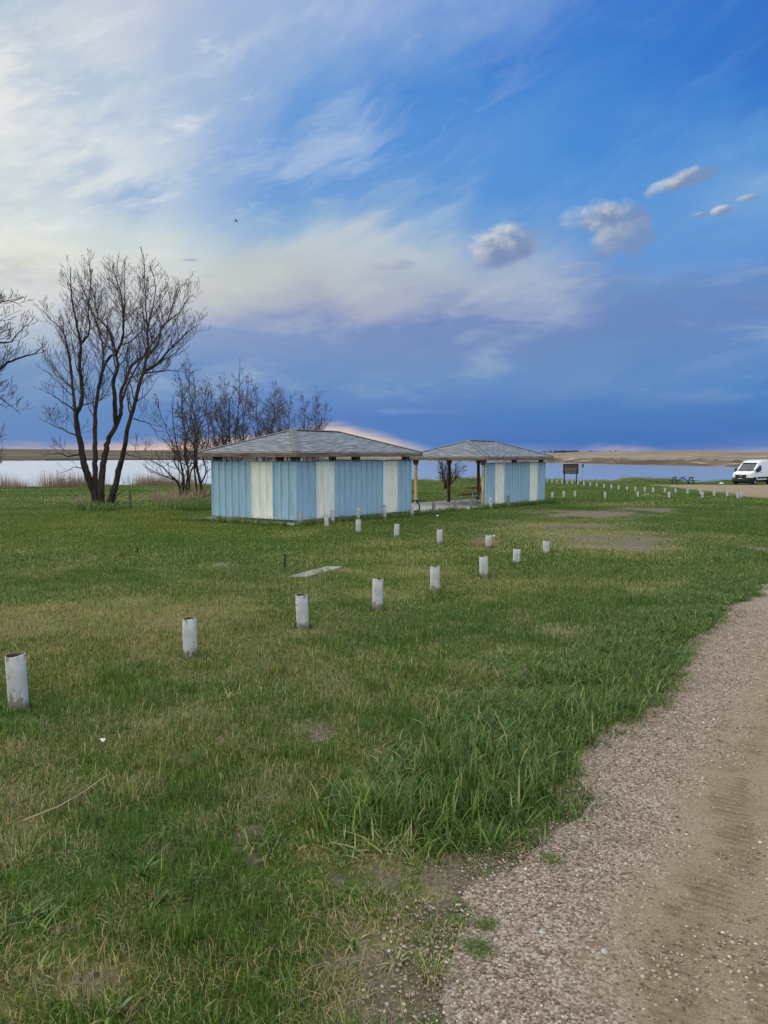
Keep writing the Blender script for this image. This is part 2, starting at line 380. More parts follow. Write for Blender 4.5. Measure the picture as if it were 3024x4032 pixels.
# far side of the lake: bank and rolling prairie
def far_shore(az):
    return np.interp(az, np.array([-60, -27.5, -22, -21, -10, 0, 12.5, 18.8, 27.5, 45, 70]) * math.pi / 180, [500, 640, 690, 735, 735, 660, 448, 353, 284, 200, 160])
def crest_el(az): return np.interp(az, np.array([-70, -27.5, -20, -10, 0, 8, 13, 16, 22, 25, 27.5, 60]) * math.pi / 180, np.array([24, 24, 21, 17, 15, 13, 12, 14.5, 19, 17, 14, 14]) / F)
faz = np.linspace(R(-75), R(75), 700); k = np.concatenate([[-.05, 0.], np.linspace(.001, .022, 12), np.geomspace(.03, 1.0, 70), [1.3, 2.0]])
A, K = np.meshgrid(faz, k); S = far_shore(A) * (1 + .012 * (fbm(A * 60, A * 0 + 2, 4) - .5)); CR = 1900.
Rr = S + K * (CR - S) * 1.0
X = Rr * np.sin(A); Y = Rr * np.cos(A)
bankh = (1.2 + 2.2 * sstep(R(-5), R(14), A) * fbm(A * 90 + 3, A * 0 + 7, 4)) * sstep(.0, .016, K)
crest = CAM + CR * crest_el(A) + (fbm(A * 14 + 30, A * 0 + 1, 4) - .5) * 3
Z = LAKE + bankh + (crest - LAKE - bankh) * np.clip(K, 0, 1) ** 1.05 * 1.0 + (fbm(X / 130 + 50, Y / 130 + 50, 4) - .5) * 5 * sstep(.02, .3, K) * sstep(1.1, .7, K)
Z = np.where(K < 0, LAKE - 3, Z); Z = np.where(K > 1.01, Z - (K - 1) * 18, Z)
V = np.stack([X, Y, Z], -1).reshape(-1, 3); I = np.arange(A.size).reshape(A.shape)
Fq = np.stack([I[:-1, :-1], I[:-1, 1:], I[1:, 1:], I[1:, :-1]], -1).reshape(-1, 4)[:, ::-1]
def hills_mat():
    m, nt, b = newmat('prairie_hills'); n = N(nt); g = n.n('ShaderNodeNewGeometry').outputs['Position']
    kk = n.n('ShaderNodeAttribute', attribute_name='kk').outputs['Fac']
    f = n.noise(g, .010, 5, .6, .4); f2 = n.noise(n.map(g, (.0035, .012, 0)), 1., 4, .6, .6)
    c = n.ramp(f, [(.3, (.185, .148, .10)), (.5, (.25, .205, .145)), (.7, (.30, .25, .185))])
    c = n.mix(n.smooth(f2, .52, .56, 0, .75), c, (.36, .31, .245))
    c = n.mix(n.smooth(n.noise(n.map(g, (.004, .02, 0), loc=(9, 4, 0)), 1., 4, .7, 1.), .60, .64, 0, .7), c, (.13, .11, .085))
    bank = n.smooth(kk, .016, .022, 1, 0); bf = n.noise(n.map(g, (.03, .03, .5)), 1., 6, .7)
    bc = n.ramp(bf, [(.42, (.075, .05, .038)), (.56, (.17, .12, .09)), (.62, (.42, .37, .30))])
    c = n.mix(n.m('MULTIPLY', bank, .85), c, bc)
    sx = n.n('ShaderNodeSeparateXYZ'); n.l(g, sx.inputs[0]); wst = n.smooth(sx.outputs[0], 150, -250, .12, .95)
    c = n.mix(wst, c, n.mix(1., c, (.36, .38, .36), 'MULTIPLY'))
    n.l(c, b.inputs['Base Color']); b.inputs['Roughness'].default_value = 1.; b.inputs['Specular IOR Level'].default_value = .05
    return m
M['hills'] = hills_mat()
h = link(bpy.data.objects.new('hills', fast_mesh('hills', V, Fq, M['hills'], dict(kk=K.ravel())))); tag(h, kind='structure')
# low spit of pale shingle on the far left of the lake
def spit():
    pts = [at_depth(-400, 1795, 520), at_depth(60, 1795, 560), at_depth(170, 1795, 590), at_depth(200, 1795, 620), at_depth(-400, 1795, 640)]
    o = MB(); n = len(pts)
    P = [(p.x, p.y) for p in pts]; cx = sum(p[0] for p in P) / n; cy = sum(p[1] for p in P) / n
    o.add([(x, y, LAKE - .2) for x, y in P] + [(cx + (x - cx) * .93, cy + (y - cy) * .8, LAKE + .75) for x, y in P],
          [tuple(range(n, 2 * n))] + [(i, (i + 1) % n, (i + 1) % n + n, i + n) for i in range(n)])
    tag(o.build('spit', simple('pale_shingle_bank', (.22, .20, .16), .95, 0, .4, .08)), kind='structure')
spit()

# lake
def water_mat():
    m, nt, b = newmat('lake_water'); n = N(nt); g = n.n('ShaderNodeNewGeometry').outputs['Position']
    s = n.n('ShaderNodeSeparateXYZ'); n.l(g, s.inputs[0])
    b.inputs['Base Color'].default_value = (.16, .22, .30, 1); b.inputs['IOR'].default_value = 1.333; b.inputs['Specular IOR Level'].default_value = .5
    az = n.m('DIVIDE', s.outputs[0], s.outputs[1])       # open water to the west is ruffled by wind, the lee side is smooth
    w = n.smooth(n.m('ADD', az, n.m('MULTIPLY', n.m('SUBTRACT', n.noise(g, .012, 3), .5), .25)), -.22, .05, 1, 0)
    n.l(n.mix(w, (.29, .37, .47), (.52, .55, .58)), b.inputs['Base Color'])  # bright sky reflection painted into the base colour, palest towards the west
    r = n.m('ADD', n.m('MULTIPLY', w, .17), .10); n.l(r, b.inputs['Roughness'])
    wv = n.noise(n.map(g, (1., 1.7, 1)), .55, 5, .65); nd = n.n('ShaderNodeBump'); nd.inputs['Distance'].default_value = .6
    n.l(n.m('ADD', n.m('MULTIPLY', w, .65), .22), nd.inputs['Strength']); n.l(wv, nd.inputs['Height']); n.l(nd.outputs[0], b.inputs['Normal'])
    return m
wv = [(-1500, 30, LAKE), (1500, 30, LAKE), (1500, 1700, LAKE), (-1500, 1700, LAKE)]
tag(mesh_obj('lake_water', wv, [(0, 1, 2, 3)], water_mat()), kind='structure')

# road sheet
def road_mat():
    m, nt, b = newmat('gravel_road'); n = N(nt); g = n.n('ShaderNodeNewGeometry').outputs['Position']
    ed = n.n('ShaderNodeAttribute', attribute_name='edge').outputs['Fac']
    vor = n.n('ShaderNodeTexVoronoi', feature='F1'); vor.inputs['Scale'].default_value = 105; n.l(n.map(g, (1, 1, 0)), vor.inputs['Vector'])
    sep = n.n('ShaderNodeSeparateColor'); n.l(vor.outputs['Color'], sep.inputs[0])
    stone = n.ramp(sep.outputs[0], [(0, (.12, .088, .066)), (.35, (.27, .205, .155)), (.7, (.38, .30, .235)), (1, (.52, .45, .37))])
    fine = n.noise(g, 110, 6, .75); mid = n.noise(g, 9, 5, .65); big = n.noise(g, 1.1, 4, .6)
    tan = n.ramp(fine, [(.28, (.14, .11, .068)), (.5, (.29, .23, .148)), (.72, (.42, .345, .235))])
    sh = n.smooth(n.m('ADD', n.m('ADD', ed, n.m('MULTIPLY', n.m('SUBTRACT', big, .5), .5)), n.m('MULTIPLY', n.m('SUBTRACT', mid, .5), .5)), .34, .74)
    c = n.mix(sh, stone, tan)
    c = n.mix(n.m('MULTIPLY', n.smooth(mid, .50, .68), .45), c, n.mix(1., c, (.62, .58, .52), 'MULTIPLY'))
    # damp wheel tracks pressed along the road, about parallel to its edge
    s = n.n('ShaderNodeSeparateXYZ'); n.l(g, s.inputs[0])
    tr = n.m('ADD', ed, n.m('ADD', n.m('MULTIPLY', n.m('SUBTRACT', n.noise(g, .6, 2), .5), .22), n.m('MULTIPLY', n.m('SUBTRACT', mid, .5), .10)))
    t1 = n.m('MULTIPLY', n.smooth(tr, .66, .70), n.smooth(tr, .88, .84)); t2 = n.m('MULTIPLY', n.smooth(tr, 2.2, 2.25), n.smooth(tr, 2.5, 2.45))
    t3 = n.m('MULTIPLY', n.smooth(tr, .98, 1.01), n.smooth(tr, 1.24, 1.2))
    tt = n.m('MAXIMUM', n.m('MAXIMUM', t1, t2), t3)
    wave = n.n('ShaderNodeTexWave', wave_type='BANDS', bands_direction='X'); wave.inputs['Scale'].default_value = 6.5; wave.inputs['Distortion'].default_value = 2.2; wave.inputs['Detail'].default_value = 3; n.l(n.map(g, rot=(0, 0, R(-58))), wave.inputs['Vector'])
    tt = n.m('MULTIPLY', tt, n.smooth(n.noise(g, 3.2, 4, .6), .40, .60, .12, .85))
    c = n.mix(n.m('MULTIPLY', tt, n.smooth(mid, .3, .6, .35, .8)), c, n.mix(1., c, (.68, .65, .60), 'MULTIPLY'))
    c = n.mix(n.m('MULTIPLY', n.m('MULTIPLY', tt, n.smooth(wave.outputs[0], .55, .2)), n.smooth(fine, .35, .6, .3, .75)), c, n.mix(1., c, (.60, .57, .52), 'MULTIPLY'))
    # sparse dark and pale grit pressed into the fines
    v2 = n.n('ShaderNodeTexVoronoi', feature='F1'); v2.inputs['Scale'].default_value = 62; n.l(n.map(g, (1, 1, 0)), v2.inputs['Vector']); s2 = n.n('ShaderNodeSeparateColor'); n.l(v2.outputs['Color'], s2.inputs[0])
    dot = n.m('MULTIPLY', n.smooth(v2.outputs['Distance'], .40, .30), n.m('LESS_THAN', s2.outputs[0], .34))
    c = n.mix(n.m('MULTIPLY', dot, .8), c, n.ramp(s2.outputs[1], [(0, (.07, .055, .045)), (.55, (.18, .14, .11)), (1, (.5, .45, .38))]))
    n.l(c, b.inputs['Base Color']); b.inputs['Roughness'].default_value = .95; b.inputs['Specular IOR Level'].default_value = .12
    hh = n.m('ADD', n.m('MULTIPLY', n.m('SUBTRACT', 1., vor.outputs['Distance']), n.m('SUBTRACT', 1., n.m('MULTIPLY', sh, .6))), n.m('ADD', n.m('MULTIPLY', fine, 1.), n.m('MULTIPLY', n.m('MULTIPLY', wave.outputs[0], tt), .7)))
    n.bump(hh, .7, .012, b)
    return m
# road mesh: triangulated outline, then cut into a grid so the distance-to-edge attribute varies across it
bm = bmesh.new(); vs = [bm.verts.new((x, y, 0)) for x, y in road_poly]; bm.faces.new(vs)
bmesh.ops.triangulate(bm, faces=bm.faces[:])
cuts = [(Vector((1, 0, 0)), v) for v in list(np.arange(.2, 6, .25)) + list(np.arange(6, 20, 1.5)) + list(np.arange(20, 90, 6))] + [(Vector((0, 1, 0)), v) for v in list(np.arange(-4, 6, .3)) + list(np.arange(6, 20, 1.)) + list(np.arange(20, 90, 4))]
for nrm, v in cuts:
    bmesh.ops.bisect_plane(bm, geom=bm.verts[:] + bm.edges[:] + bm.faces[:], plane_co=nrm * float(v), plane_no=nrm)
me = bpy.data.meshes.new('gravel_road')
for v in bm.verts: v.co.z = gz(v.co.y) + .006
bm.normal_update()
for f in bm.faces:
    if f.normal.z < 0: f.normal_flip()
bm.to_mesh(me); bm.free()
co = np.array([v.co[:] for v in me.vertices]); ed = dist_line(co[:, 0], co[:, 1], left_edge)
a = me.attributes.new('edge', 'FLOAT', 'POINT'); a.data.foreach_set('value', ed.astype(np.float32)); me.materials.append(road_mat())
tag(link(bpy.data.objects.new('gravel_road', me)), kind='structure')

# ------------------------------------------------------------------ scattering
PROTO = {}
def make_patch(name, n, tile, h, w, mat, lean=.35, flat=0., seed=0, segs=2, round_=False):
    r = np.random.default_rng(seed + 100)
    bx = (r.random(n) - .5) * tile; by = (r.random(n) - .5) * tile
    if round_:
        q = np.sqrt(r.random(n)) * tile / 2; th = r.random(n) * 6.283; bx, by = q * np.cos(th), q * np.sin(th)
    H = h[0] + (h[1] - h[0]) * r.random(n) ** 1.3; W = w * (.6 + .8 * r.random(n)); ph = r.random(n) * 6.283; fc = ph + (r.random(n) - .5) * 1.2
    ln = lean * (.3 + 1.2 * r.random(n)); isf = r.random(n) < flat; ln = np.where(isf, 1.25 + .3 * r.random(n), ln)
    if round_: ph = np.arctan2(by, bx) + (r.random(n) - .5) * 1.2; fc = ph
    V = []; T = []
    for k in range(segs + 1):
        t = k / segs; ang = ln * (.25 + 1.1 * t)
        if k == 0: px, pz = np.zeros(n), np.zeros(n) - .01; hx, hz = px.copy(), np.zeros(n)
        else:
            hx = hx + np.sin(ang) * H / segs; hz = hz + np.cos(ang) * H / segs; px, pz = hx, np.maximum(hz, .004)
        cx = bx + px * np.cos(ph); cy = by + px * np.sin(ph); wd = W / 2 * (1 - t) ** .6 if k < segs else np.zeros(n)
        dx, dy = -np.sin(fc) * wd, np.cos(fc) * wd
        if k < segs: V += [np.stack([cx + dx, cy + dy, pz], 1), np.stack([cx - dx, cy - dy, pz], 1)]; T += [np.full(n, t)] * 2
        else: V += [np.stack([cx, cy, pz], 1)]; T += [np.full(n, t)]
    nv = len(V); V = np.stack(V, 1).reshape(-1, 3); T = np.stack(T, 1).reshape(-1); b0 = np.arange(n)[:, None] * nv
    Fs = []
    for k in range(segs - 1): Fs.append(b0 + np.array([[2 * k, 2 * k + 1, 2 * k + 3]])); Fs.append(b0 + np.array([[2 * k, 2 * k + 3, 2 * k + 2]]))
    Fs.append(b0 + np.array([[2 * segs - 2, 2 * segs - 1, 2 * segs]]))
    Fs = np.concatenate(Fs, 0); rnd = np.repeat(r.random(n), nv)
    me = fast_mesh(name, V, Fs, mat, dict(rnd=rnd, tt=T), smooth=True)
    return bpy.data.objects.new(name, me)
def make_pebbles(name, n, tile, size, mat, seed):
    r = np.random.default_rng(seed); bmx = bmesh.new(); bmesh.ops.create_icosphere(bmx, subdivisions=1, radius=1)
    base = np.array([v.co[:] for v in bmx.verts]); tf = np.array([[v.index for v in f.verts] for f in bmx.faces]); bmx.free()
    V = []; Fs = []; rn = []
    for i in range(n):
        s = size[0] + (size[1] - size[0]) * r.random() ** 2.5; sc = s * (.7 + .6 * r.random(3)) * np.array([1, 1, .65])
        p = base * (1 + (r.random((len(base), 1)) - .5) * .35) * sc; a = r.random() * 6.28; ca, sa = math.cos(a), math.sin(a)
        p = p @ np.array([[ca, sa, 0], [-sa, ca, 0], [0, 0, 1]]); p += np.array([(r.random() - .5) * tile, (r.random() - .5) * tile, s * .25])
        V.append(p); Fs.append(tf + len(base) * i); rn += [r.random()] * len(base)
    me = fast_mesh(name, np.concatenate(V), np.concatenate(Fs), mat, dict(rnd=np.array(rn), tt=np.zeros(len(rn))), smooth=False)
    return bpy.data.objects.new(name, me)
def scatter(name, label, cat, protos, P, rot, scl, var, attrs):
    """one 'stuff' object: a vertex cloud whose points each carry one of a few small patches"""
    me = bpy.data.meshes.new(name); n = len(P); me.vertices.add(n); me.vertices.foreach_set('co', P.astype(np.float32).ravel())
    def put(k, a, t='FLOAT'):
        q = me.attributes.new(k, t, 'POINT')
        q.data.foreach_set('vector' if t == 'FLOAT_VECTOR' else 'value', np.asarray(a, dtype=np.float32 if t != 'INT' else np.int32).ravel())
    put('rz', rot); put('scl', scl, 'FLOAT_VECTOR'); put('vari', var, 'INT')
    for k, a in attrs.items(): put(k, a)
    o = link(bpy.data.objects.new(name, me)); tag(o, label, cat, kind='stuff')
    col = bpy.data.collections.new(name + '_patches')
    for p in protos: col.objects.link(p)
    ng = bpy.data.node_groups.new(name, 'GeometryNodeTree'); ng.interface.new_socket('Geometry', in_out='INPUT', socket_type='NodeSocketGeometry'); ng.interface.new_socket('Geometry', in_out='OUTPUT', socket_type='NodeSocketGeometry')
    nn = ng.nodes; gi = nn.new('NodeGroupInput'); go = nn.new('NodeGroupOutput'); ip = nn.new('GeometryNodeInstanceOnPoints'); ci = nn.new('GeometryNodeCollectionInfo')
    ci.inputs[0].default_value = col; ci.inputs['Separate Children'].default_value = True; ci.inputs['Reset Children'].default_value = True
    def na(k, t):
        q = nn.new('GeometryNodeInputNamedAttribute'); q.data_type = t; q.inputs[0].default_value = k; return q.outputs[0]
    cx = nn.new('ShaderNodeCombineXYZ'); L = ng.links.new
    L(gi.outputs[0], ip.inputs['Points']); L(ci.outputs[0], ip.inputs['Instance']); ip.inputs['Pick Instance'].default_value = True
    L(na('vari', 'INT'), ip.inputs['Instance Index']); L(na('rz', 'FLOAT'), cx.inputs[2]); L(cx.outputs[0], ip.inputs['Rotation']); L(na('scl', 'FLOAT_VECTOR'), ip.inputs['Scale'])
    L(ip.outputs[0], go.inputs[0]); md = o.modifiers.new('scatter', 'NODES'); md.node_group = ng
    return o
def grid_points(r0, r1, sp, jit=.5, amax=.60):
    xs = np.arange(-r1, r1, sp); ys = np.arange(r0 * .7, r1, sp); X, Y = np.meshgrid(xs, ys); X = X + (rng.random(X.shape) - .5) * sp * jit * 2; Y = Y + (rng.random(Y.shape) - .5) * sp * jit * 2
    X, Y = X.ravel(), Y.ravel(); d = np.hypot(X, Y); k = (Y >= r0) & (Y < r1) & (np.abs(X) < Y * amax + .5)
    return X[k], Y[k]
# footprint of the concrete pads, in shelter axes
TH = .9365; U = np.array([math.cos(TH), math.sin(TH)]); W = np.array([-math.sin(TH), math.cos(TH)])
S1 = np.array([-2.707, 22.686]); S2 = np.array([4.325, 32.212]); LA, LB = 5.92, 3.545
def loc2(S, a, v): return S + U * a + W * v
pad_local = (-.65, -.38, 18.6, LB + .75)
def in_pad(x, y, m=0.):
    dx, dy = x - S1[0], y - S1[1]; a = dx * U[0] + dy * U[1]; v = dx * W[0] + dy * W[1]
    return (a > pad_local[0] - m) & (a < pad_local[2] + m) & (v > pad_local[1] - m) & (v < pad_local[3] + m)
def grass_zone(name, label, r0, r1, sp, protos, hs, keepfn=None, dens=.95):
    x, y = grid_points(r0, r1, sp)
    # feather the zone's far limit
    ing = in_poly(x, y, RP[::2]); keep = ~ing & ~in_pad(x, y, -.05) & (y < shore_y(x) + 1.5)
    dry, bare, lush, hue = masks(x, y)
    keep &= rng.random(len(x)) > bare * dens
    if keepfn is not None: keep &= keepfn(x, y, dry, bare, lush)
    x, y, dry, bare, lush, hue = [q[keep] for q in (x, y, dry, bare, lush, hue)]
    z = ground_h(x, y); s = (.75 + .5 * rng.random(len(x))) * (1 - .3 * bare)
    hsc = s * (.30 + 1.45 * fbm(x * 2.3, y * 2.3 + 30, 3)) * (1 - .35 * dry) * hs(x, y, lush)
    scatter(name, label, 'grass', protos, np.stack([x, y, z], 1), rng.random(len(x)) * 6.283, np.stack([s, s, hsc], 1), rng.integers(0, len(protos), len(x)), dict(dry=dry, hue=hue))
one = lambda x, y, l: 1.
near = [make_patch('turf_near', 90, .17, (.02, .07), .0036, M['blade'], .55, .25, i) for i in range(5)]
grass_zone('lawn_grass', 'short mixed green and straw grass of the near lawn', 1.6, 5.5, .085, near, one)
mid = [make_patch('turf_mid', 190, .34, (.02, .065), .0050, M['blade'], .5, .22, 20 + i) for i in range(4)]
grass_zone('lawn_grass', 'short mown grass round the nearest bollards', 5.5, 13, .17, mid, one)
far = [make_patch('turf_far', 420, 1.0, (.025, .07), .011, M['blade'], .45, .15, 40 + i) for i in range(4)]
grass_zone('lawn_grass', 'mown lawn between the bollards and the shelters', 13, 34, .52, far, one)
vfar = [make_patch('turf_distant', 600, 2.6, (.03, .09), .028, M['blade'], .4, .1, 60 + i) for i in range(3)]
grass_zone('lawn_grass', 'distant lawn reaching the lake shore', 34, 100, 1.6, vfar, one)
# long lush grass along the road edge
def lushkeep(x, y, dry, bare, lush): return lush + (fbm(x * 3 + 9, y * 3, 3) - .5) * 1.1 > .42
lushp = [make_patch('lush_clump', 38, .17, (.06, .19), .0095, M['lush'], .85, .06, 80 + i, 4) for i in range(5)]
grass_zone('long_grass', 'long lush green grass bordering the gravel road', 2., 12, .105, lushp, lambda x, y, l: .34 + .85 * np.maximum(l * sstep(7.0, 3.6, y), .30 * l), lushkeep)
# coarser tufts dotted over the lawn
tuft = [make_patch('tuft', 26, .10, (.05, .13), .0048, M['blade'], .6, .05, 90 + i, 3, True) for i in range(3)]
def tuftkeep(x, y, dry, bare, lush): return (fbm(x * 1.3 + 77, y * 1.3, 3) + .25 * lush > .56) & (rng.random(len(x)) < .6)
grass_zone('grass_tufts', 'taller coarse green tufts standing out of the lawn', 1.8, 16, .16, tuft, one, tuftkeep)
# matted thatch and straw lying on the lawn
that = [make_patch('thatch', 70, .26, (.03, .10), .0026, M['drygrass'], .9, .8, 110 + i, 3) for i in range(3)]
def thkeep(x, y, dry, bare, lush): return rng.random(len(x)) < np.clip(dry * 1.7 + bare * .9 + .02, .10, .95)
grass_zone('dry_thatch', 'matted pale straw lying among the green lawn', 1.6, 9, .15, that, one, thkeep, .45)

leaf = [make_patch('dead_leaves', 5, .12, (.015, .045), .012, M['drygrass'], 1.4, .8, 240 + i, 2) for i in range(3)]
def lkeep(x, y, dry, bare, lush): return rng.random(len(x)) < .10
grass_zone('dead_leaves', 'small dead leaves and clippings caught in the near lawn', 1.8, 8, .17, leaf, one, lkeep, .3)
weed = [make_patch('weed', 16, .05, (.05, .12), .013, M['lush'], 1.15, .1, 230 + i, 4, True) for i in range(3)]
def wkeep(x, y, dry, bare, lush): return (rng.random(len(x)) < .03 + .35 * np.maximum(ell(x, y, [(640, 3480, 380, 110, 1.), (250, 3560, 250, 90, 1.), (1250, 3800, 200, 120, .6)]) - .2, 0))
grass_zone('lawn_weeds', 'dark broad-leaved weeds scattered through the near lawn', 1.8, 7, .17, weed, lambda x, y, l: .7, wkeep)
# shaggy grass tucked round posts, pads and tree feet
def ring_scatter(name, label, centres, protos, rad, per, hsc, dryv=.1, huev=.1):
    P = []; 
    for (x, y, r) in centres:
        for i in range(per):
            q = r + rad * rng.random(); t = rng.random() * 6.283; P.append((x + q * math.cos(t), y + q * math.sin(t)))
    P = np.array(P); z = ground_h(P[:, 0], P[:, 1]); n = len(P); s = .8 + .5 * rng.random(n)
    scatter(name, label, 'grass', protos, np.stack([P[:, 0], P[:, 1], z], 1), rng.random(n) * 6.283, np.stack([s, s, s * hsc * (.6 + .6 * rng.random(n))], 1), rng.integers(0, len(protos), n), dict(dry=np.full(n, dryv), hue=np.full(n, huev)))

# pebbles on the road shoulder
def pebble_mat():
    m, nt, b = newmat('road_pebbles'); n = N(nt); r = n.n('ShaderNodeAttribute', attribute_name='rnd').outputs['Fac']
    c = n.ramp(r, [(0, (.09, .066, .05)), (.3, (.235, .172, .13)), (.6, (.34, .265, .20)), (.88, (.45, .375, .30)), (1, (.62, .57, .48))])
    n.l(c, b.inputs['Base Color']); b.inputs['Roughness'].default_value = .8; return m
M['pebble'] = pebble_mat()
peb = [make_pebbles('pebble_patch', 130, .24, (.0020, .0072), M['pebble'], 5 + i) for i in range(4)]
x, y = grid_points(1.5, 9, .12, .5); k = in_poly(x, y, RP[::2]) | (dist_line(x, y, edge_sparse) < .1); x, y = x[k], y[k]; e = dist_line(x, y, edge_sparse)
k = rng.random(len(x)) < np.clip(1.15 - e / .75 + (fbm(x * 1.5, y * 1.5 + 5, 3) - .5) * 1.4, .07, .9); x, y = x[k], y[k]
n_ = len(x); s = .8 + .6 * rng.random(n_)
scatter('gravel', 'loose pinkish gravel along the edge of the road', 'gravel', peb, np.stack([x, y, gz(y) + .006], 1), rng.random(n_) * 6.283, np.stack([s, s, s], 1), rng.integers(0, 4, n_), dict(dry=np.zeros(n_)))

# a few bigger stones that stand out on the shoulder
def stone(px, py, s, label, mat='stone', flat=.55, name='stone'):
    X, Y = G(px, py); b_ = bmesh.new(); bmesh.ops.create_icosphere(b_, subdivisions=3, radius=1)
    for v in b_.verts:
        q = 1 + .35 * (float(vnoise(v.co.x * 1.7 + px, v.co.y * 1.7 + v.co.z * 2 + py)) - .5); v.co = Vector((v.co.x * s * q * 1.25, v.co.y * s * q, v.co.z * s * q * flat))
    me = bpy.data.meshes.new(name); b_.to_mesh(me); b_.free(); me.polygons.foreach_set('use_smooth', [True] * len(me.polygons)); me.materials.append(M[mat])
    o = link(bpy.data.objects.new(name, me)); o.location = (X, Y, float(ground_h(np.array([X]), np.array([Y]))[0]) + s * flat * .45); o.rotation_euler.z = px
    return tag(o, label, 'stone')
stone(1968, 3594, .011, 'white oblong pebble on the gravel shoulder, farthest of the pale ones'); stone(2135, 3675, .013, 'brownish flat stone in the gravel near the wheel track')
stone(1815, 4008, .012, 'white pebble at the very bottom of the gravel shoulder'); stone(2380, 3750, .013, 'rounded grey stone in the gravel right of the grass', flat=.6)
stone(2200, 3800, .009, 'cream pebble on the gravel among darker stones'); stone(2315, 3737, .009, 'small tan pebble beside the rounded grey stone')
stone(2543, 1948, .26, 'flat pale stone lying in the grass between the far bollard rows', flat=.16); stone(2841, 1906, .26, 'white stone on the verge beside the white van', 'paper', .45)
stone(1845, 2395, .012, 'small bright stone in the lawn', 'paper'); 

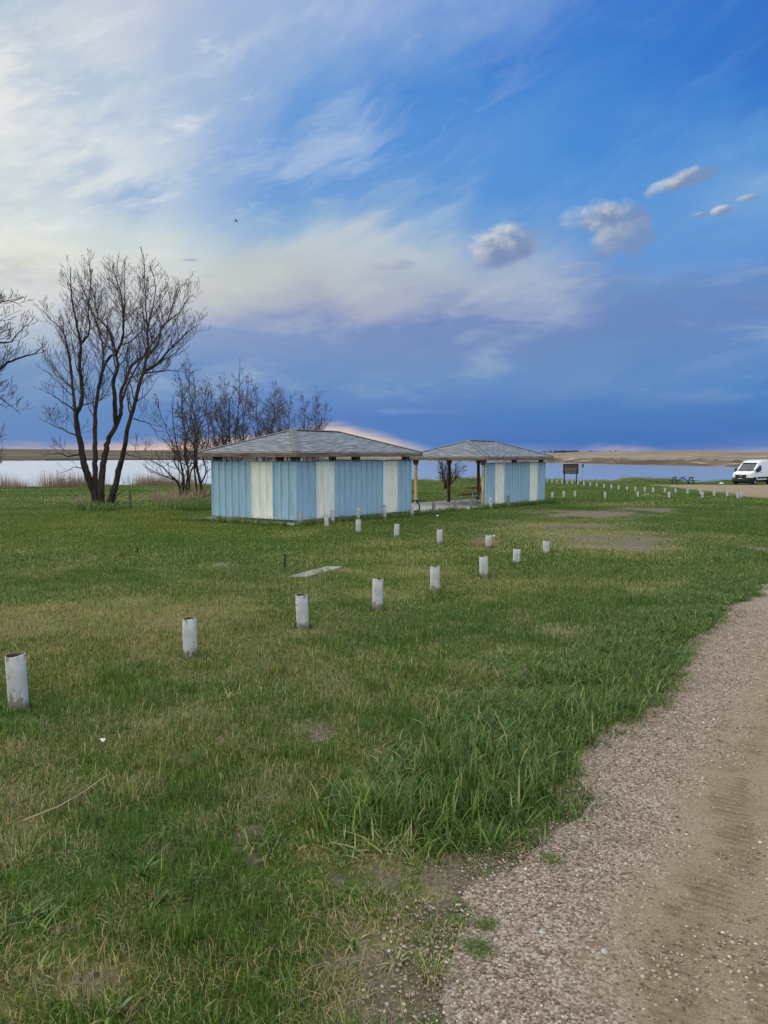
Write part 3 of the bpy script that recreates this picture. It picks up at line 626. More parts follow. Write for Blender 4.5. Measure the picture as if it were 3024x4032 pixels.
# ------------------------------------------------------------------ shelters
def shelter(S, label, seedtxt, table_side, left_wall):
    gzz = gz(S[1]); root = empty('picnic_shelter', (S[0], S[1], gzz), TH)
    tag(root, label, 'picnic shelter', 'picnic shelters by the lake')
    OV = .441; ZE = 2.237; RISE = .749
    fall = lambda a, v: -SL * (U[1] * a + W[1] * v)             # lawn falls away under the level roof
    A0, A1, B0, B1 = -OV, LA + OV, -OV, LB + OV; hb = (B1 - B0) / 2; mid = (B0 + B1) / 2
    P = {'C': (A0, B0), 'R': (A1, B0), 'B': (A1, B1), 'L': (A0, B1)}; rl = (A0 + hb, mid); rr = (A1 - hb, mid); zt = ZE + .02
    # hip roof with a thin slab, UVs in metres
    bm = bmesh.new(); uvl = bm.loops.layers.uv.new('UVMap')
    def face(pts, org, du, dv):
        vs = [bm.verts.new(p) for p in pts]; f = bm.faces.new(vs)
        for lp in f.loops:
            d = lp.vert.co - org; lp[uvl].uv = (d.dot(du) + 20, d.dot(dv) + 0.0)
    V3 = lambda p, z: Vector((p[0], p[1], z)); zr = zt + RISE
    sl = math.hypot(hb, RISE)
    for a_, b_, top in (('C', 'R', [rr, rl]), ('R', 'B', [rr]), ('B', 'L', [rl, rr]), ('L', 'C', [rl])):
        pa, pb = V3(P[a_], zt), V3(P[b_], zt); du = (pb - pa).normalized(); inn = Vector((-du.y, du.x, 0)); dv = (inn * hb + Vector((0, 0, RISE))).normalized()
        face([pa, pb] + [V3(t, zr) for t in top], pa, du, dv)
    face([V3(P[k_], zt - .025) for k_ in 'LBRC'], V3(P['C'], zt), Vector((1, 0, 0)), Vector((0, 1, 0)))
    for a_, b_ in ('CR', 'RB', 'BL', 'LC'): face([V3(P[a_], zt - .025), V3(P[b_], zt - .025), V3(P[b_], zt), V3(P[a_], zt)], V3(P['C'], zt), Vector((1, 0, 0)), Vector((0, 0, 1)))
    bmesh.ops.remove_doubles(bm, verts=bm.verts[:], dist=1e-4); me = bpy.data.meshes.new('roof'); bm.to_mesh(me); bm.free(); me.materials.append(M['shingle']); roof = link(bpy.data.objects.new('roof', me), root)
    for a_, b_ in ((P['C'], rl), (P['L'], rl), (P['R'], rr), (P['B'], rr), (rl, rr)):
        za = zt if a_ in P.values() else zr
        p, q = V3(a_, za), V3(b_, zr); d = (q - p); n_ = max(6, int(d.length / .15)); side = Vector((-d.y, d.x, 0)).normalized(); mb = MB()
        for i in range(n_):
            s0 = p + d * (i / n_) + Vector((0, 0, .034)); s1 = p + d * ((i + 1.25) / n_) + Vector((0, 0, .018))
            if i == n_ - 1: s1 = q + Vector((0, 0, .018))
            dr = Vector((0, 0, -.032)); mb.add([s0 - side * .13 + dr, s0, s0 + side * .13 + dr, s1 - side * .13 + dr, s1, s1 + side * .13 + dr, s0 - side * .13 + dr * 1.6, s0 + dr, s0 + side * .13 + dr * 1.6], [(0, 1, 4, 3), (1, 2, 5, 4), (0, 6, 7, 1), (1, 7, 8, 2)])
        mb.build('ridge_cap', M['ridge'], roof)
    for a_, b_ in ('CR', 'RB', 'BL', 'LC'):
        pa, pb = Vector(P[a_]), Vector(P[b_]); d = (pb - pa).normalized(); e = .012
        mb = MB(); off = Vector((d.y, -d.x)) * .002
        ea = pa + d * (.02 if a_ in 'CB' else -.02); eb = pb - d * (.02 if a_ in 'CB' else -.02)
        mb.bar((ea.x + off.x, ea.y + off.y, ZE - .085), (eb.x + off.x, eb.y + off.y, ZE - .085), .038, .115); fa = mb.build('fascia', M['fascia'], root)
        mb = MB(); mb.bar((ea.x + off.x * 8, ea.y + off.y * 8, ZE - .016), (eb.x + off.x * 8, eb.y + off.y * 8, ZE - .016), .03, .022); mb.build('drip_edge', M['fascia_tan'], fa)
    for a_ in (0, LA / 2, LA):
        for v_ in (0, LB):
            f0 = fall(a_, v_); mb = MB(); r0 = .082
            shade = 'log_dark' if (a_ == LA / 2 and v_ == LB) or (a_ == LA and v_ == LB) else 'post'
            zs = np.linspace(f0 + .03, ZE - .20, 9); mb.tube([(a_ + .008 * math.sin(z * 3 + a_), v_ + .008 * math.cos(z * 2.3), z) for z in zs], [r0 * (1 + .05 * math.sin(z * 7 + a_)) for z in zs], 12)
            po = mb.build('post', M[shade], root, True)
            mb = MB(); mb.add([(a_ - .10, v_ - .07, ZE - .36), (a_ + .10, v_ - .07, ZE - .36), (a_ + .17, v_ - .07, ZE - .132), (a_ - .17, v_ - .07, ZE - .132), (a_ - .10, v_ + .07, ZE - .36), (a_ + .10, v_ + .07, ZE - .36), (a_ + .17, v_ + .07, ZE - .132), (a_ - .17, v_ + .07, ZE - .132)],
                              [(0, 1, 2, 3), (4, 7, 6, 5), (0, 4, 5, 1), (1, 5, 6, 2), (2, 6, 7, 3), (3, 7, 4, 0)]); mb.build('bracket', M['bracket'], po)
    for v_ in (0, LB):
        mb = MB(); mb.bar((A0 + .03, v_, ZE - .075), (A1 - .03, v_, ZE - .075), .10, .11); mb.build('beam', M['beam'], root)
    for k_ in range(1, 7):
        aa = A0 + (A1 - A0) * k_ / 7; mb = MB(); mb.bar((aa, B0 + .03, ZE - .005), (aa, B1 - .03, ZE - .005), .04, .035); mb.build('rafter', M['beam'], root)
    # ribbed metal sheets
    def sheet(axis, s0, s1, off, mat, top, pitch, bot):
        prof = []; s = s0; n_ = max(1, round((s1 - s0) / pitch)); p_ = (s1 - s0) / n_
        for i in range(n_):
            c0 = s0 + i * p_
            prof += [(c0, .052), (c0 + .024, .052), (c0 + .034, 0.), (c0 + p_ * .5 - .02, 0), (c0 + p_ * .5, .006), (c0 + p_ * .5 + .02, 0), (c0 + p_ - .034, 0), (c0 + p_ - .024, .052)]
        prof += [(s1, .052)]; V_, F_ = [], []
        for (s_, q) in prof:
            for t in (0, .002):
                o_ = off - q + t
                for z_ in (bot(s_), top):
                    V_.append((s_, o_, z_) if axis == 'a' else (o_, s_, z_))
        m_ = len(prof)
        for i in range(m_ - 1):
            b0, b1 = i * 4, i * 4 + 4; F_ += [(b0, b1, b1 + 1, b0 + 1), (b0 + 2, b0 + 3, b1 + 3, b1 + 2), (b0 + 1, b1 + 1, b1 + 3, b0 + 3), (b0, b0 + 2, b1 + 2, b1)]
        F_ += [(0, 1, 3, 2), ((m_ - 1) * 4, (m_ - 1) * 4 + 2, (m_ - 1) * 4 + 3, (m_ - 1) * 4 + 1)]
        return mesh_obj('wall_sheet', V_, F_, M[mat], root)
    TOP = 1.945; a0, a1 = -.13, LA + .13; w_ = (a1 - a0) / 21
    for (i, j, c_) in ((0, 3, 'blue'), (3, 6, 'cream'), (6, 9, 'blue'), (9, 12, 'blue'), (12, 15, 'blue'), (15, 18, 'cream'), (18, 21, 'blue')):
        if seedtxt == 2 and c_ == 'cream': pass
        sheet('a', a0 + i * w_ + .003, a0 + j * w_ - .003, -.13 + (.004 if i % 2 else 0), c_, TOP, w_, lambda s: fall(s, -.1) + .16)
    mb = MB(); mb.bar((a0 - .03, -.142, TOP + .022), (a1 + .01, -.142, TOP + .022), .085, .036); mb.build('wall_trim', M['trim'], root)
    mb = MB()
    for zz in (.45, 1.15, 1.85): mb.bar((.0, -.095, zz), (LA, -.095, zz), .04, .09)
    mb.build('girt', M['beam'], root)
    if left_wall:
        b0_, b1_ = -.13, LB + .13; w2 = (b1_ - b0_) / 12
        for (i, j, c_) in ((0, 3, 'blue'), (3, 6, 'cream'), (6, 9, 'blue'), (9, 12, 'blue')):
            sheet('v', b0_ + i * w2 + .003, b0_ + j * w2 - .003, -.13 + (.004 if i % 2 else 0), c_, TOP, w2, lambda s: fall(-.1, s) + .16)
        mb = MB(); mb.box((-.155, -.155, (TOP + fall(-.1, -.1) + .16) / 2), (.06, .06, TOP - fall(-.1, -.1) - .17)); mb.build('corner_flashing', M['blue'], root)
        mb = MB(); mb.bar((-.142, b0_ + .02, TOP + .022), (-.142, b1_ + .03, TOP + .022), .085, .034); mb.build('wall_trim', M['trim'], root)
        mb = MB()
        for zz in (.45, 1.15, 1.85): mb.bar((-.095, 0., zz), (-.095, LB, zz), .04, .09)
        mb.build('girt', M['beam'], root)
    return root
shelter(S1, 'nearer shelter with blue and cream metal walls under a grey shingle roof', 1, None, True)
shelter(S2, 'farther open shelter with one blue and cream metal wall, beside the red picnic table', 2, None, False)
# concrete pad, laid to the fall of the ground
q = [loc2(S1, pad_local[0], pad_local[1]), loc2(S1, pad_local[2], pad_local[1]), loc2(S1, pad_local[2], pad_local[3]), loc2(S1, pad_local[0], pad_local[3])]
mb = MB(); mb.add([(p[0], p[1], gz(p[1]) - .25) for p in q] + [(p[0], p[1], gz(p[1]) + .075) for p in q], [(3, 2, 1, 0), (4, 5, 6, 7)] + [(i, (i + 1) % 4, (i + 1) % 4 + 4, i + 4) for i in range(4)])
tag(mb.build('concrete_pad', M['concrete'], None, bevel=.015), kind='structure')
mb = MB()
for a_ in np.arange(1.5, 18, 2.9):
    p, r_ = loc2(S1, a_, pad_local[1] + .03), loc2(S1, a_, pad_local[3] - .03); e = U * .008
    mb.add([(p[0] - e[0], p[1] - e[1], gz(p[1]) + .079), (p[0] + e[0], p[1] + e[1], gz(p[1]) + .079), (r_[0] + e[0], r_[1] + e[1], gz(r_[1]) + .079), (r_[0] - e[0], r_[1] - e[1], gz(r_[1]) + .079)], [(0, 1, 2, 3)])
tag(mb.build('pad_joints', M['oldwood']), kind='structure')

# metal picnic tables
def metal_table(S, a, v, L, mat, label, frame='galv'):
    c = loc2(S, a, v); root = empty('picnic_table', (c[0], c[1], gz(c[1]) + .075), TH); tag(root, label, 'picnic table')
    def slab(name, y, w, z, t=.045, l=L):
        mb = MB(); r_ = .12; h_ = l / 2
        pts = [(-h_ + r_, y - w / 2), (h_ - r_, y - w / 2), (h_ - r_ * .3, y - w / 2 + r_ * .3), (h_, y - w / 2 + r_), (h_, y + w / 2 - r_), (h_ - r_ * .3, y + w / 2 - r_ * .3), (h_ - r_, y + w / 2), (-h_ + r_, y + w / 2), (-h_ + r_ * .3, y + w / 2 - r_ * .3), (-h_, y + w / 2 - r_), (-h_, y - w / 2 + r_), (-h_ + r_ * .3, y - w / 2 + r_ * .3)]
        if w < .3: pts = [(-h_, y - w / 2), (h_, y - w / 2), (h_, y + w / 2), (-h_, y + w / 2)]
        mb.prism(pts, z - t, z); return mb.build(name, M[mat], root, bevel=.01)
    slab('tabletop', 0, .76, .80, .05)
    for s_ in (-1, 1): slab('bench', s_ * .68, .28, .47, .045)
    for e_ in (-1, 1):
        x_ = e_ * (L / 2 - .42); mb = MB()
        def arc(sy):
            P_ = [(x_, sy * .16, .75), (x_, sy * .16, .12)]
            return P_
        for sy in (-1, 1):
            mb.tube([(x_, sy * .20, .75), (x_, sy * .20, .30), (x_, sy * .22, .14), (x_, sy * .30, .06), (x_, sy * .42, .03), (x_, sy * .70, .03), (x_, sy * .80, .06), (x_, sy * .84, .14), (x_, sy * .82, .28), (x_, sy * .74, .38), (x_, sy * .68, .43)], .026, 10)
        mb.tube([(x_, -.22, .40), (x_, .22, .40)], .022, 8); mb.build('leg_frame', M[frame], root, True)
    mb = MB(); mb.tube([(-L / 2 + .42, 0, .40), (-.1, 0, .74)], .018, 8); mb.tube([(L / 2 - .42, 0, .40), (.1, 0, .74)], .018, 8); mb.build('brace', M[frame], root, True)
    return root
metal_table(S2, 2.0, 1.05, 2.2, 'red', 'maroon topped picnic table on bent steel legs under the farther shelter')
metal_table(S1, 6.16, .76, 2.0, 'green', 'dark green picnic table poking out from the end of the nearer shelter', 'iron')

# weathered wooden table on the far verge
def wood_table():
    X, Y = G(2688, 1906.5); root = empty('picnic_table', (X, Y, gz(Y)), R(6)); tag(root, 'weathered wooden picnic table on the verge between the bollards and the white van', 'picnic table')
    mb = MB()
    for i in range(5): mb.box((0, -.3 + .15 * i, .77), (2.75, .135, .04))
    mb.build('tabletop', M['oldwood'], root)
    for s_ in (-1, 1):
        mb = MB(); mb.box((0, s_ * .72, .44), (3.2, .26, .045)); mb.build('bench', M['oldwood'], root)
    for x_ in (-.95, .95):
        mb = MB(); mb.bar((x_, -.62, 0), (x_, -.18, .745), .09, .05); mb.bar((x_, .62, 0), (x_, .18, .745), .09, .05); mb.bar((x_, -.85, .40), (x_, .85, .40), .05, .09); mb.bar((x_, -.35, .72), (x_, .35, .72), .05, .08); mb.build('trestle', M['iron'], root)
    mb = MB(); mb.bar((-.55, .05, .36), (0, 0, .74), .07); mb.bar((.75, -.1, .03), (0, -.05, .74), .08); mb.build('brace', M['iron'], root)
wood_table()

# ------------------------------------------------------------------ bollards
rows = {}
rows['front'] = [(75, 2577, 2785, 0), (750, 2436, 2582, 1), (1193, 2342, 2475, 0), (1487, 2279, 2396, -1), (1712, 2229, 2329, 0), (1905, 2190, 2270, 1), (2034, 2160, 2222, -1), (2151, 2129, 2184, 0)]
rows['turn'] = [(1180, 2018, 2068, 0), (1287, 2033, 2080, 0), (1412, 2045, 2103, 0), (1561, 2062, 2119, 1), (1731, 2083, 2142, 0), (1922, 2107, 2159, 0)]
rows['pad'] = [(1310, 2009, 2059, 0), (1407, 1996, 2045, 3), (1514, 1990, 2036, 2), (1622, 1981, 2013, 0), (1707, 1971, 2013, 1), (1791.5, 1967, 2009, 0), (1857, 1962, 2004, 6), (1932, 1957, 1993, -2), (2000.6, 1951, 1989, 0), (2115.5, 1941, 1976, 0), (2175, 1937, 1966, 0), (2220, 1933, 1963, 1), (2264, 1933, 1959, 0), (2382, 1936, 1965, 0), (2511, 1935, 1961, 0), (2635, 1937, 1964, 0), (2765, 1937, 1964, 0), (2905, 1937, 1966, 2)]
rows['shore'] = [(2155, 1887, 1902.5, 0), (2173.5, 1887, 1904.5, 0), (2193, 1888, 1906.5, 1), (2213, 1890, 1908, 0), (2232.5, 1892, 1909, 0), (2254, 1892, 1910.5, 0), (2276, 1893, 1913.5, 0), (2299, 1895, 1916.5, 0), (2324, 1899, 1918, 1), (2349, 1902, 1918, 0), (2378, 1906, 1924, 0), (2407, 1908, 1928, 0), (2436, 1912, 1931, 1), (2469, 1916, 1933, 0), (2502, 1916, 1935, 0), (2539, 1917, 1940, 0), (2572, 1919, 1942, 0), (2618, 1921, 1943, 1), (2660, 1923, 1943, 0), (2707, 1925, 1948, 0), (2758, 1926, 1951, 0), (2812, 1930, 1957, 0), (2863, 1932, 1959, 0), (2918, 1932, 1962, -2), (2923.5, 1936, 1958, 1)]
ORD = ['first', 'second', 'third', 'fourth', 'fifth', 'sixth', 'seventh', 'eighth', 'ninth', 'tenth', 'eleventh', 'twelfth', 'thirteenth', 'fourteenth', 'fifteenth', 'sixteenth', 'seventeenth', 'eighteenth', 'nineteenth', 'twentieth', 'twenty-first', 'twenty-second', 'twenty-third', 'twenty-fourth', 'twenty-fifth']
DESC = {'front': ('{} white pipe bollard from the left in the nearest row', 'white pipe bollards crossing the near lawn'),
        'turn': ('{} white bollard from the left in the middle row before the shelter', 'white pipe bollards in the middle row'),
        'pad': ('{} bollard from the left in the row skirting both shelters, {}', 'bollards in front of the shelters'),
        'shore': ('{} small white bollard from the left in the far row by the shore', 'white bollards of the far row')}
def make_bollard(mat):
    root = empty('bollard', (0, 0, 0)); r0, r1, H = .066, .056, .40; n_ = 28; V_ = []; zs = [(-.10, r0), (.0, r0), (.1, r0 * 1.01), (.25, r0), (H - .004, r0), (H, r0 - .003), (H, r1 + .002), (H - .004, r1), (H - .07, r1)]
    for z_, r_ in zs:
        for k_ in range(n_):
            t = 2 * math.pi * k_ / n_; wob = 1 + .012 * math.sin(3 * t + z_ * 9) + .008 * math.sin(7 * t - z_ * 20); V_.append((r_ * wob * math.cos(t), r_ * wob * math.sin(t), z_ + (.004 * math.sin(2 * t) if z_ > .3 else 0)))
    F_ = [(i * n_ + k_, i * n_ + (k_ + 1) % n_, (i + 1) * n_ + (k_ + 1) % n_, (i + 1) * n_ + k_) for i in range(len(zs) - 1) for k_ in range(n_)]
    pp = mesh_obj('pipe', V_, F_, [M[mat], M['inner']], root, True)
    for f_ in pp.data.polygons:
        if f_.index >= 6 * n_: f_.material_index = 1
    V_ = [(0, 0, H - .05)]; F_ = []
    for q_ in (1, 2, 3):
        for k_ in range(16):
            t = 2 * math.pi * k_ / 16; V_.append((r1 * q_ / 3 * 1.02 * math.cos(t), r1 * q_ / 3 * 1.02 * math.sin(t), H - .05 + .022 * random.random()))
    F_ = [(0, 1 + k_, 1 + (k_ + 1) % 16) for k_ in range(16)] + [(1 + q_ * 16 + k_, 1 + (q_ + 1) * 16 + k_, 1 + (q_ + 1) * 16 + (k_ + 1) % 16, 1 + q_ * 16 + (k_ + 1) % 16) for q_ in (0, 1) for k_ in range(16)]
    mesh_obj('soil_fill', V_, F_, M['dark'], root)
    return root
kinds = {'white': make_bollard('white'), 'greywood': make_bollard('greywood')}; used = set(); boll_xy = []
bob = [o for o in C.objects if o.name.startswith('soil_fill')]
def place(kind, loc, sxy, sz, tilt, rz):
    src = kinds[kind]
    if kind in used:
        r_ = src.copy(); C.objects.link(r_)
        for ch in [c_ for c_ in src.children]:
            c_ = ch.copy(); C.objects.link(c_); c_.parent = r_
    else: r_ = src; used.add(kind)
    r_.location = loc; r_.scale = (sxy, sxy, sz); r_.rotation_euler = (random.uniform(-.035, .035), R(tilt) + random.uniform(-.01, .01), rz)
    for k_ in ('label', 'category', 'group'):
        if k_ in r_: del r_[k_]
    return r_
for rn, L in rows.items():
    for i, (px, top, bot, tilt) in enumerate(L):
        X, Y = G(px, bot)
        while rn == 'pad' and in_pad(X, Y, .18): bot += 1; X, Y = G(px, bot); D = Y; hh = (bot - top) / F * D * (1.0 - (CAM) / D * .0)
        # true height so that its head reaches the observed line
        p = at_depth(px, top, Y); hh = p.z - gz(Y)
        grey = rn == 'pad' and i in (4, 5, 6, 8)
        zg = float(ground_h(np.array([X]), np.array([Y]))[0])
        o = place('greywood' if grey else 'white', (X, Y, zg), random.uniform(.96, 1.04) * (1.05 if rn == 'front' and i == 0 else 1), (hh + gz(Y) - zg) / .40, tilt, random.random() * 6)
        lab, grp = DESC[rn]; tag(o, lab.format(ORD[i], 'weathered grey' if grey else 'white'), 'bollard', grp); boll_xy.append((X, Y, .06))
longp = [make_patch('shaggy', 20, .09, (.05, .14), .006, M['lush'], .5, .03, 130 + i, 3) for i in range(3)]
ring_scatter('shaggy_grass', 'unmown green grass hugging the feet of the bollards', boll_xy, longp, .07, 12, .8)
cen = []
for t in np.linspace(-.3, 9.4, 50): p = loc2(S1, t, -.5); cen.append((p[0], p[1], 0))
for t in np.linspace(-.3, LB + .6, 24): p = loc2(S1, -.75, t); cen.append((p[0], p[1], 0))
for t in np.linspace(10.2, 18.4, 46): p = loc2(S1, t, -.5); cen.append((p[0], p[1], 0))
for t in np.linspace(7, 13, 40): p = loc2(S1, t, LB + .9); cen.append((p[0], p[1], 0))
ring_scatter('edge_grass', 'longer grass along the edges of the concrete pad', [(a_, b_, c_) for a_, b_, c_ in cen], longp, .28, 12, 2.0)

# ------------------------------------------------------------------ small things on the lawn
def stake(px, top, bot, w, label):
    X, Y = G(px, bot); h_ = at_depth(px, top, Y).z - gz(Y); mb = MB(); mb.tube([(0, 0, -.05), (0, 0, h_ * .5), (.004, 0, h_)], [w, w, w * .9], 8); mb.box((0, 0, h_ + .01), (w * 2.6, w * 2.6, .02)); o = mb.build('stake', M['iron']); o.location = (X, Y, gz(Y)); tag(o, label, 'stake')
stake(1121, 2187, 2242, .016, 'taller black stake in the lawn beside the buried concrete strip'); stake(542, 2160, 2182, .016, 'short black stake in the lawn below the big bare tree')
q = [G(1128, 2276), G(1205, 2275), G(1345, 2236), G(1290, 2235)]; mb = MB()
q = densify(q + [q[0]], .12, .03, 4.)[:-1]
mb.add([(x_, y_, gz(y_) - .1) for x_, y_ in q] + [(x_, y_, gz(y_) + .022) for x_, y_ in q], [tuple(range(len(q)))[::-1], tuple(range(len(q), 2 * len(q)))] + [(i, (i + 1) % len(q), (i + 1) % len(q) + len(q), i + len(q)) for i in range(len(q))])
tag(mb.build('concrete_strip', M['concrete']), 'buried pale concrete strip showing through the middle of the lawn', 'concrete slab')
def litter(px, py, s, label):
    X, Y = G(px, py); V_ = [(random.uniform(.8, 1) * s * math.cos(t), .7 * s * math.sin(t), s * .5 + s * .5 * math.sin(t * 2 + 1)) for t in np.linspace(0, 6.28, 9)[:-1]] + [(0, 0, s * .9)]
    V2 = [(a_, b_, c_ - .002) for a_, b_, c_ in V_]; F_ = [(i, (i + 1) % 8, 8) for i in range(8)] + [(i + 9, 17, (i + 1) % 8 + 9) for i in range(8)] + [(i, i + 9, (i + 1) % 8 + 9, (i + 1) % 8) for i in range(8)]
    o = mesh_obj('litter', V_ + V2, F_, M['paper']); o.location = (X, Y, gz(Y) + .02); tag(o, label, 'litter')
litter(406, 2930, .019, 'crumpled white scrap in the grass at the lower left'); litter(1722, 2035, .05, 'white scrap on the grass in front of the open concrete pad'); litter(1943, 2116, .04, 'white scrap beside the sixth bollard of the middle row')
P = [at_depth(0, 0, 1)] * 0
for t, (px, py) in zip(np.linspace(0, 1, 5), [(95, 3268), (230, 3225), (330, 3170), (405, 3110), (450, 3080)]):
    X, Y = G(px, py); P.append((X, Y, gz(Y) + .05 + .02 * math.sin(t * 3.1)))
mb = MB(); mb.tube(P, [.0025, .0028, .0025, .002, .001], 6); mb.tube([P[3], (P[3][0] + .03, P[3][1] + .05, P[3][2] + .01)], [.002, .001], 5); tag(mb.build('dry_stalk', M['strawstalk'], smooth=True), 'long pale dry grass stalk lying on the near lawn', 'stalk')
et = []
ee = densify(left_edge[1:17], .06, .15, 3.)
for (x_, y_) in ee:
    if random.random() < .62 and y_ < 13: et.append((x_ - .03 + random.uniform(-.06, .05), y_ + random.uniform(-.03, .06), 0))
ring_scatter('verge_tufts', 'ragged low grass spilling over the edge of the gravel', et, [make_patch('verge', 34, .09, (.02, .075), .0042, M['blade'], .95, .2, 155 + i, 3, True) for i in range(3)], .06, 2, .8, .35, .25)
# grass islands on the gravel by the bottom of the picture
isl = [(*G(1920, 3655), 0), (*G(1895, 3745), 0), (*G(1870, 3730), 0), (*G(1800, 3640), 0), (*G(2170, 3390), 0)]
ring_scatter('grass_island', 'dark low grass clumps stranded on the gravel', isl, [make_patch('turfdark', 50, .06, (.015, .04), .0025, M['blade'], .7, .2, 150)], .045, 14, .7)

# ------------------------------------------------------------------ sign boards
def text_mesh(s, size, mat, parent, loc, width=None):
    cu = bpy.data.curves.new('lettering', 'FONT'); cu.body = s; cu.size = size; cu.align_x = 'CENTER'; cu.extrude = .004; cu.offset = .004
    t = bpy.data.objects.new('lettering', cu); C.objects.link(t); dg = bpy.context.evaluated_depsgraph_get(); dg.update(); me = bpy.data.meshes.new_from_object(t.evaluated_get(dg)); bpy.data.objects.remove(t)
    me.name = 'lettering'; me.materials.clear(); me.materials.append(M[mat]); o = link(bpy.data.objects.new('lettering', me), parent); o.location = loc; o.rotation_euler = (R(90), 0, 0)
    if width:
        xs = [v.co.x for v in me.vertices]; k_ = width / (max(xs) - min(xs)); o.scale = (k_, 1, 1)
    return o
def sign():
    X, Y = G(2246, 1905); zt, zb = at_depth(2246, 1826.5, Y).z, at_depth(2246, 1866, Y).z; w_ = 59 / F * Y; root = empty('park_sign', (X, Y, gz(Y)), R(-3)); tag(root, 'dark brown park board with rows of cream lettering on two posts by the shore', 'sign')
    z0, z1 = zb - gz(Y), zt - gz(Y); mb = MB(); mb.box((0, 0, (z0 + z1) / 2), (w_, .05, z1 - z0)); mb.build('board', M['signwood'], root)
    mb = MB(); h_ = (z1 - z0) / 2; zc = (z0 + z1) / 2
    for a_, b_ in (((-w_ / 2, -.03, z0 + .03), (w_ / 2, -.03, z0 + .03)), ((-w_ / 2, -.03, z1 - .03), (w_ / 2, -.03, z1 - .03)), ((-w_ / 2 + .03, -.029, z0 + .061), (-w_ / 2 + .03, -.029, z1 - .061)), ((w_ / 2 - .03, -.029, z0 + .061), (w_ / 2 - .03, -.029, z1 - .061))): mb.bar(a_, b_, .06, .06)
    mb.build('frame', M['signpost'], root)
    for s_ in (-1, 1):
        mb = MB(); mb.bar((s_ * w_ * .40, .09, -.3), (s_ * w_ * .40, .09, z1 - .1), .11, .11); mb.build('post', M['signpost'], root)
    lines = [('GASCOYNE LAKE', .17, 'letter_dim', .78), ('RECREATION AREA', .16, 'letter_dim', .86), ('A FORWARD ND PROJECT', .12, 'letter', .84), ('IN COOPERATION WITH', .12, 'letter', .74), ('BOWMAN COUNTY PARK', .12, 'letter', .76), ('AND GAME & FISH DEPT', .12, 'letter', .80)]
    H = z1 - z0 - .16
    for i, (s_, sz, m_, ww) in enumerate(lines): text_mesh(s_, sz, m_, root, (0, -.034, z1 - .10 - (i + .8) * H / 6), w_ * ww)
    X, Y = G(2293, 1903); r2 = empty('notice_sign', (X, Y, gz(Y)), R(-3)); tag(r2, 'small black notice above a pale panel on a thin pole right of the brown board', 'sign')
    f = lambda py: at_depth(2293, py, Y).z - gz(Y)
    mb = MB(); mb.tube([(0, .03, -.2), (0, .03, f(1825))], .025, 8); mb.build('pole', M['galv'], r2)
    mb = MB(); mb.box((0, -.01, (f(1828) + f(1840)) / 2), (.22, .02, f(1828) - f(1840))); mb.build('black_notice', M['black'], r2)
    mb = MB(); mb.box((0, -.01, (f(1824.5) + f(1828)) / 2 + .004), (.22, .018, f(1824.5) - f(1828) - .01)); mb.build('top_strip', M['letter'], r2)
    mb = MB(); mb.box((0, -.01, (f(1841) + f(1856)) / 2), (.20, .018, f(1841) - f(1856))); mb.build('pale_panel', simple('faded_blue_panel', (.30, .42, .48), .6, 0, .1, 5), r2)
    for zz, tx in ((f(1833), 'P'), (f(1838), 'NO')): pass
    mb = MB(); mb.box((0, -.023, (f(1833.5) + f(1837)) / 2), (.09, .004, .07)); mb.build('notice_mark', M['letter'], r2)
sign()

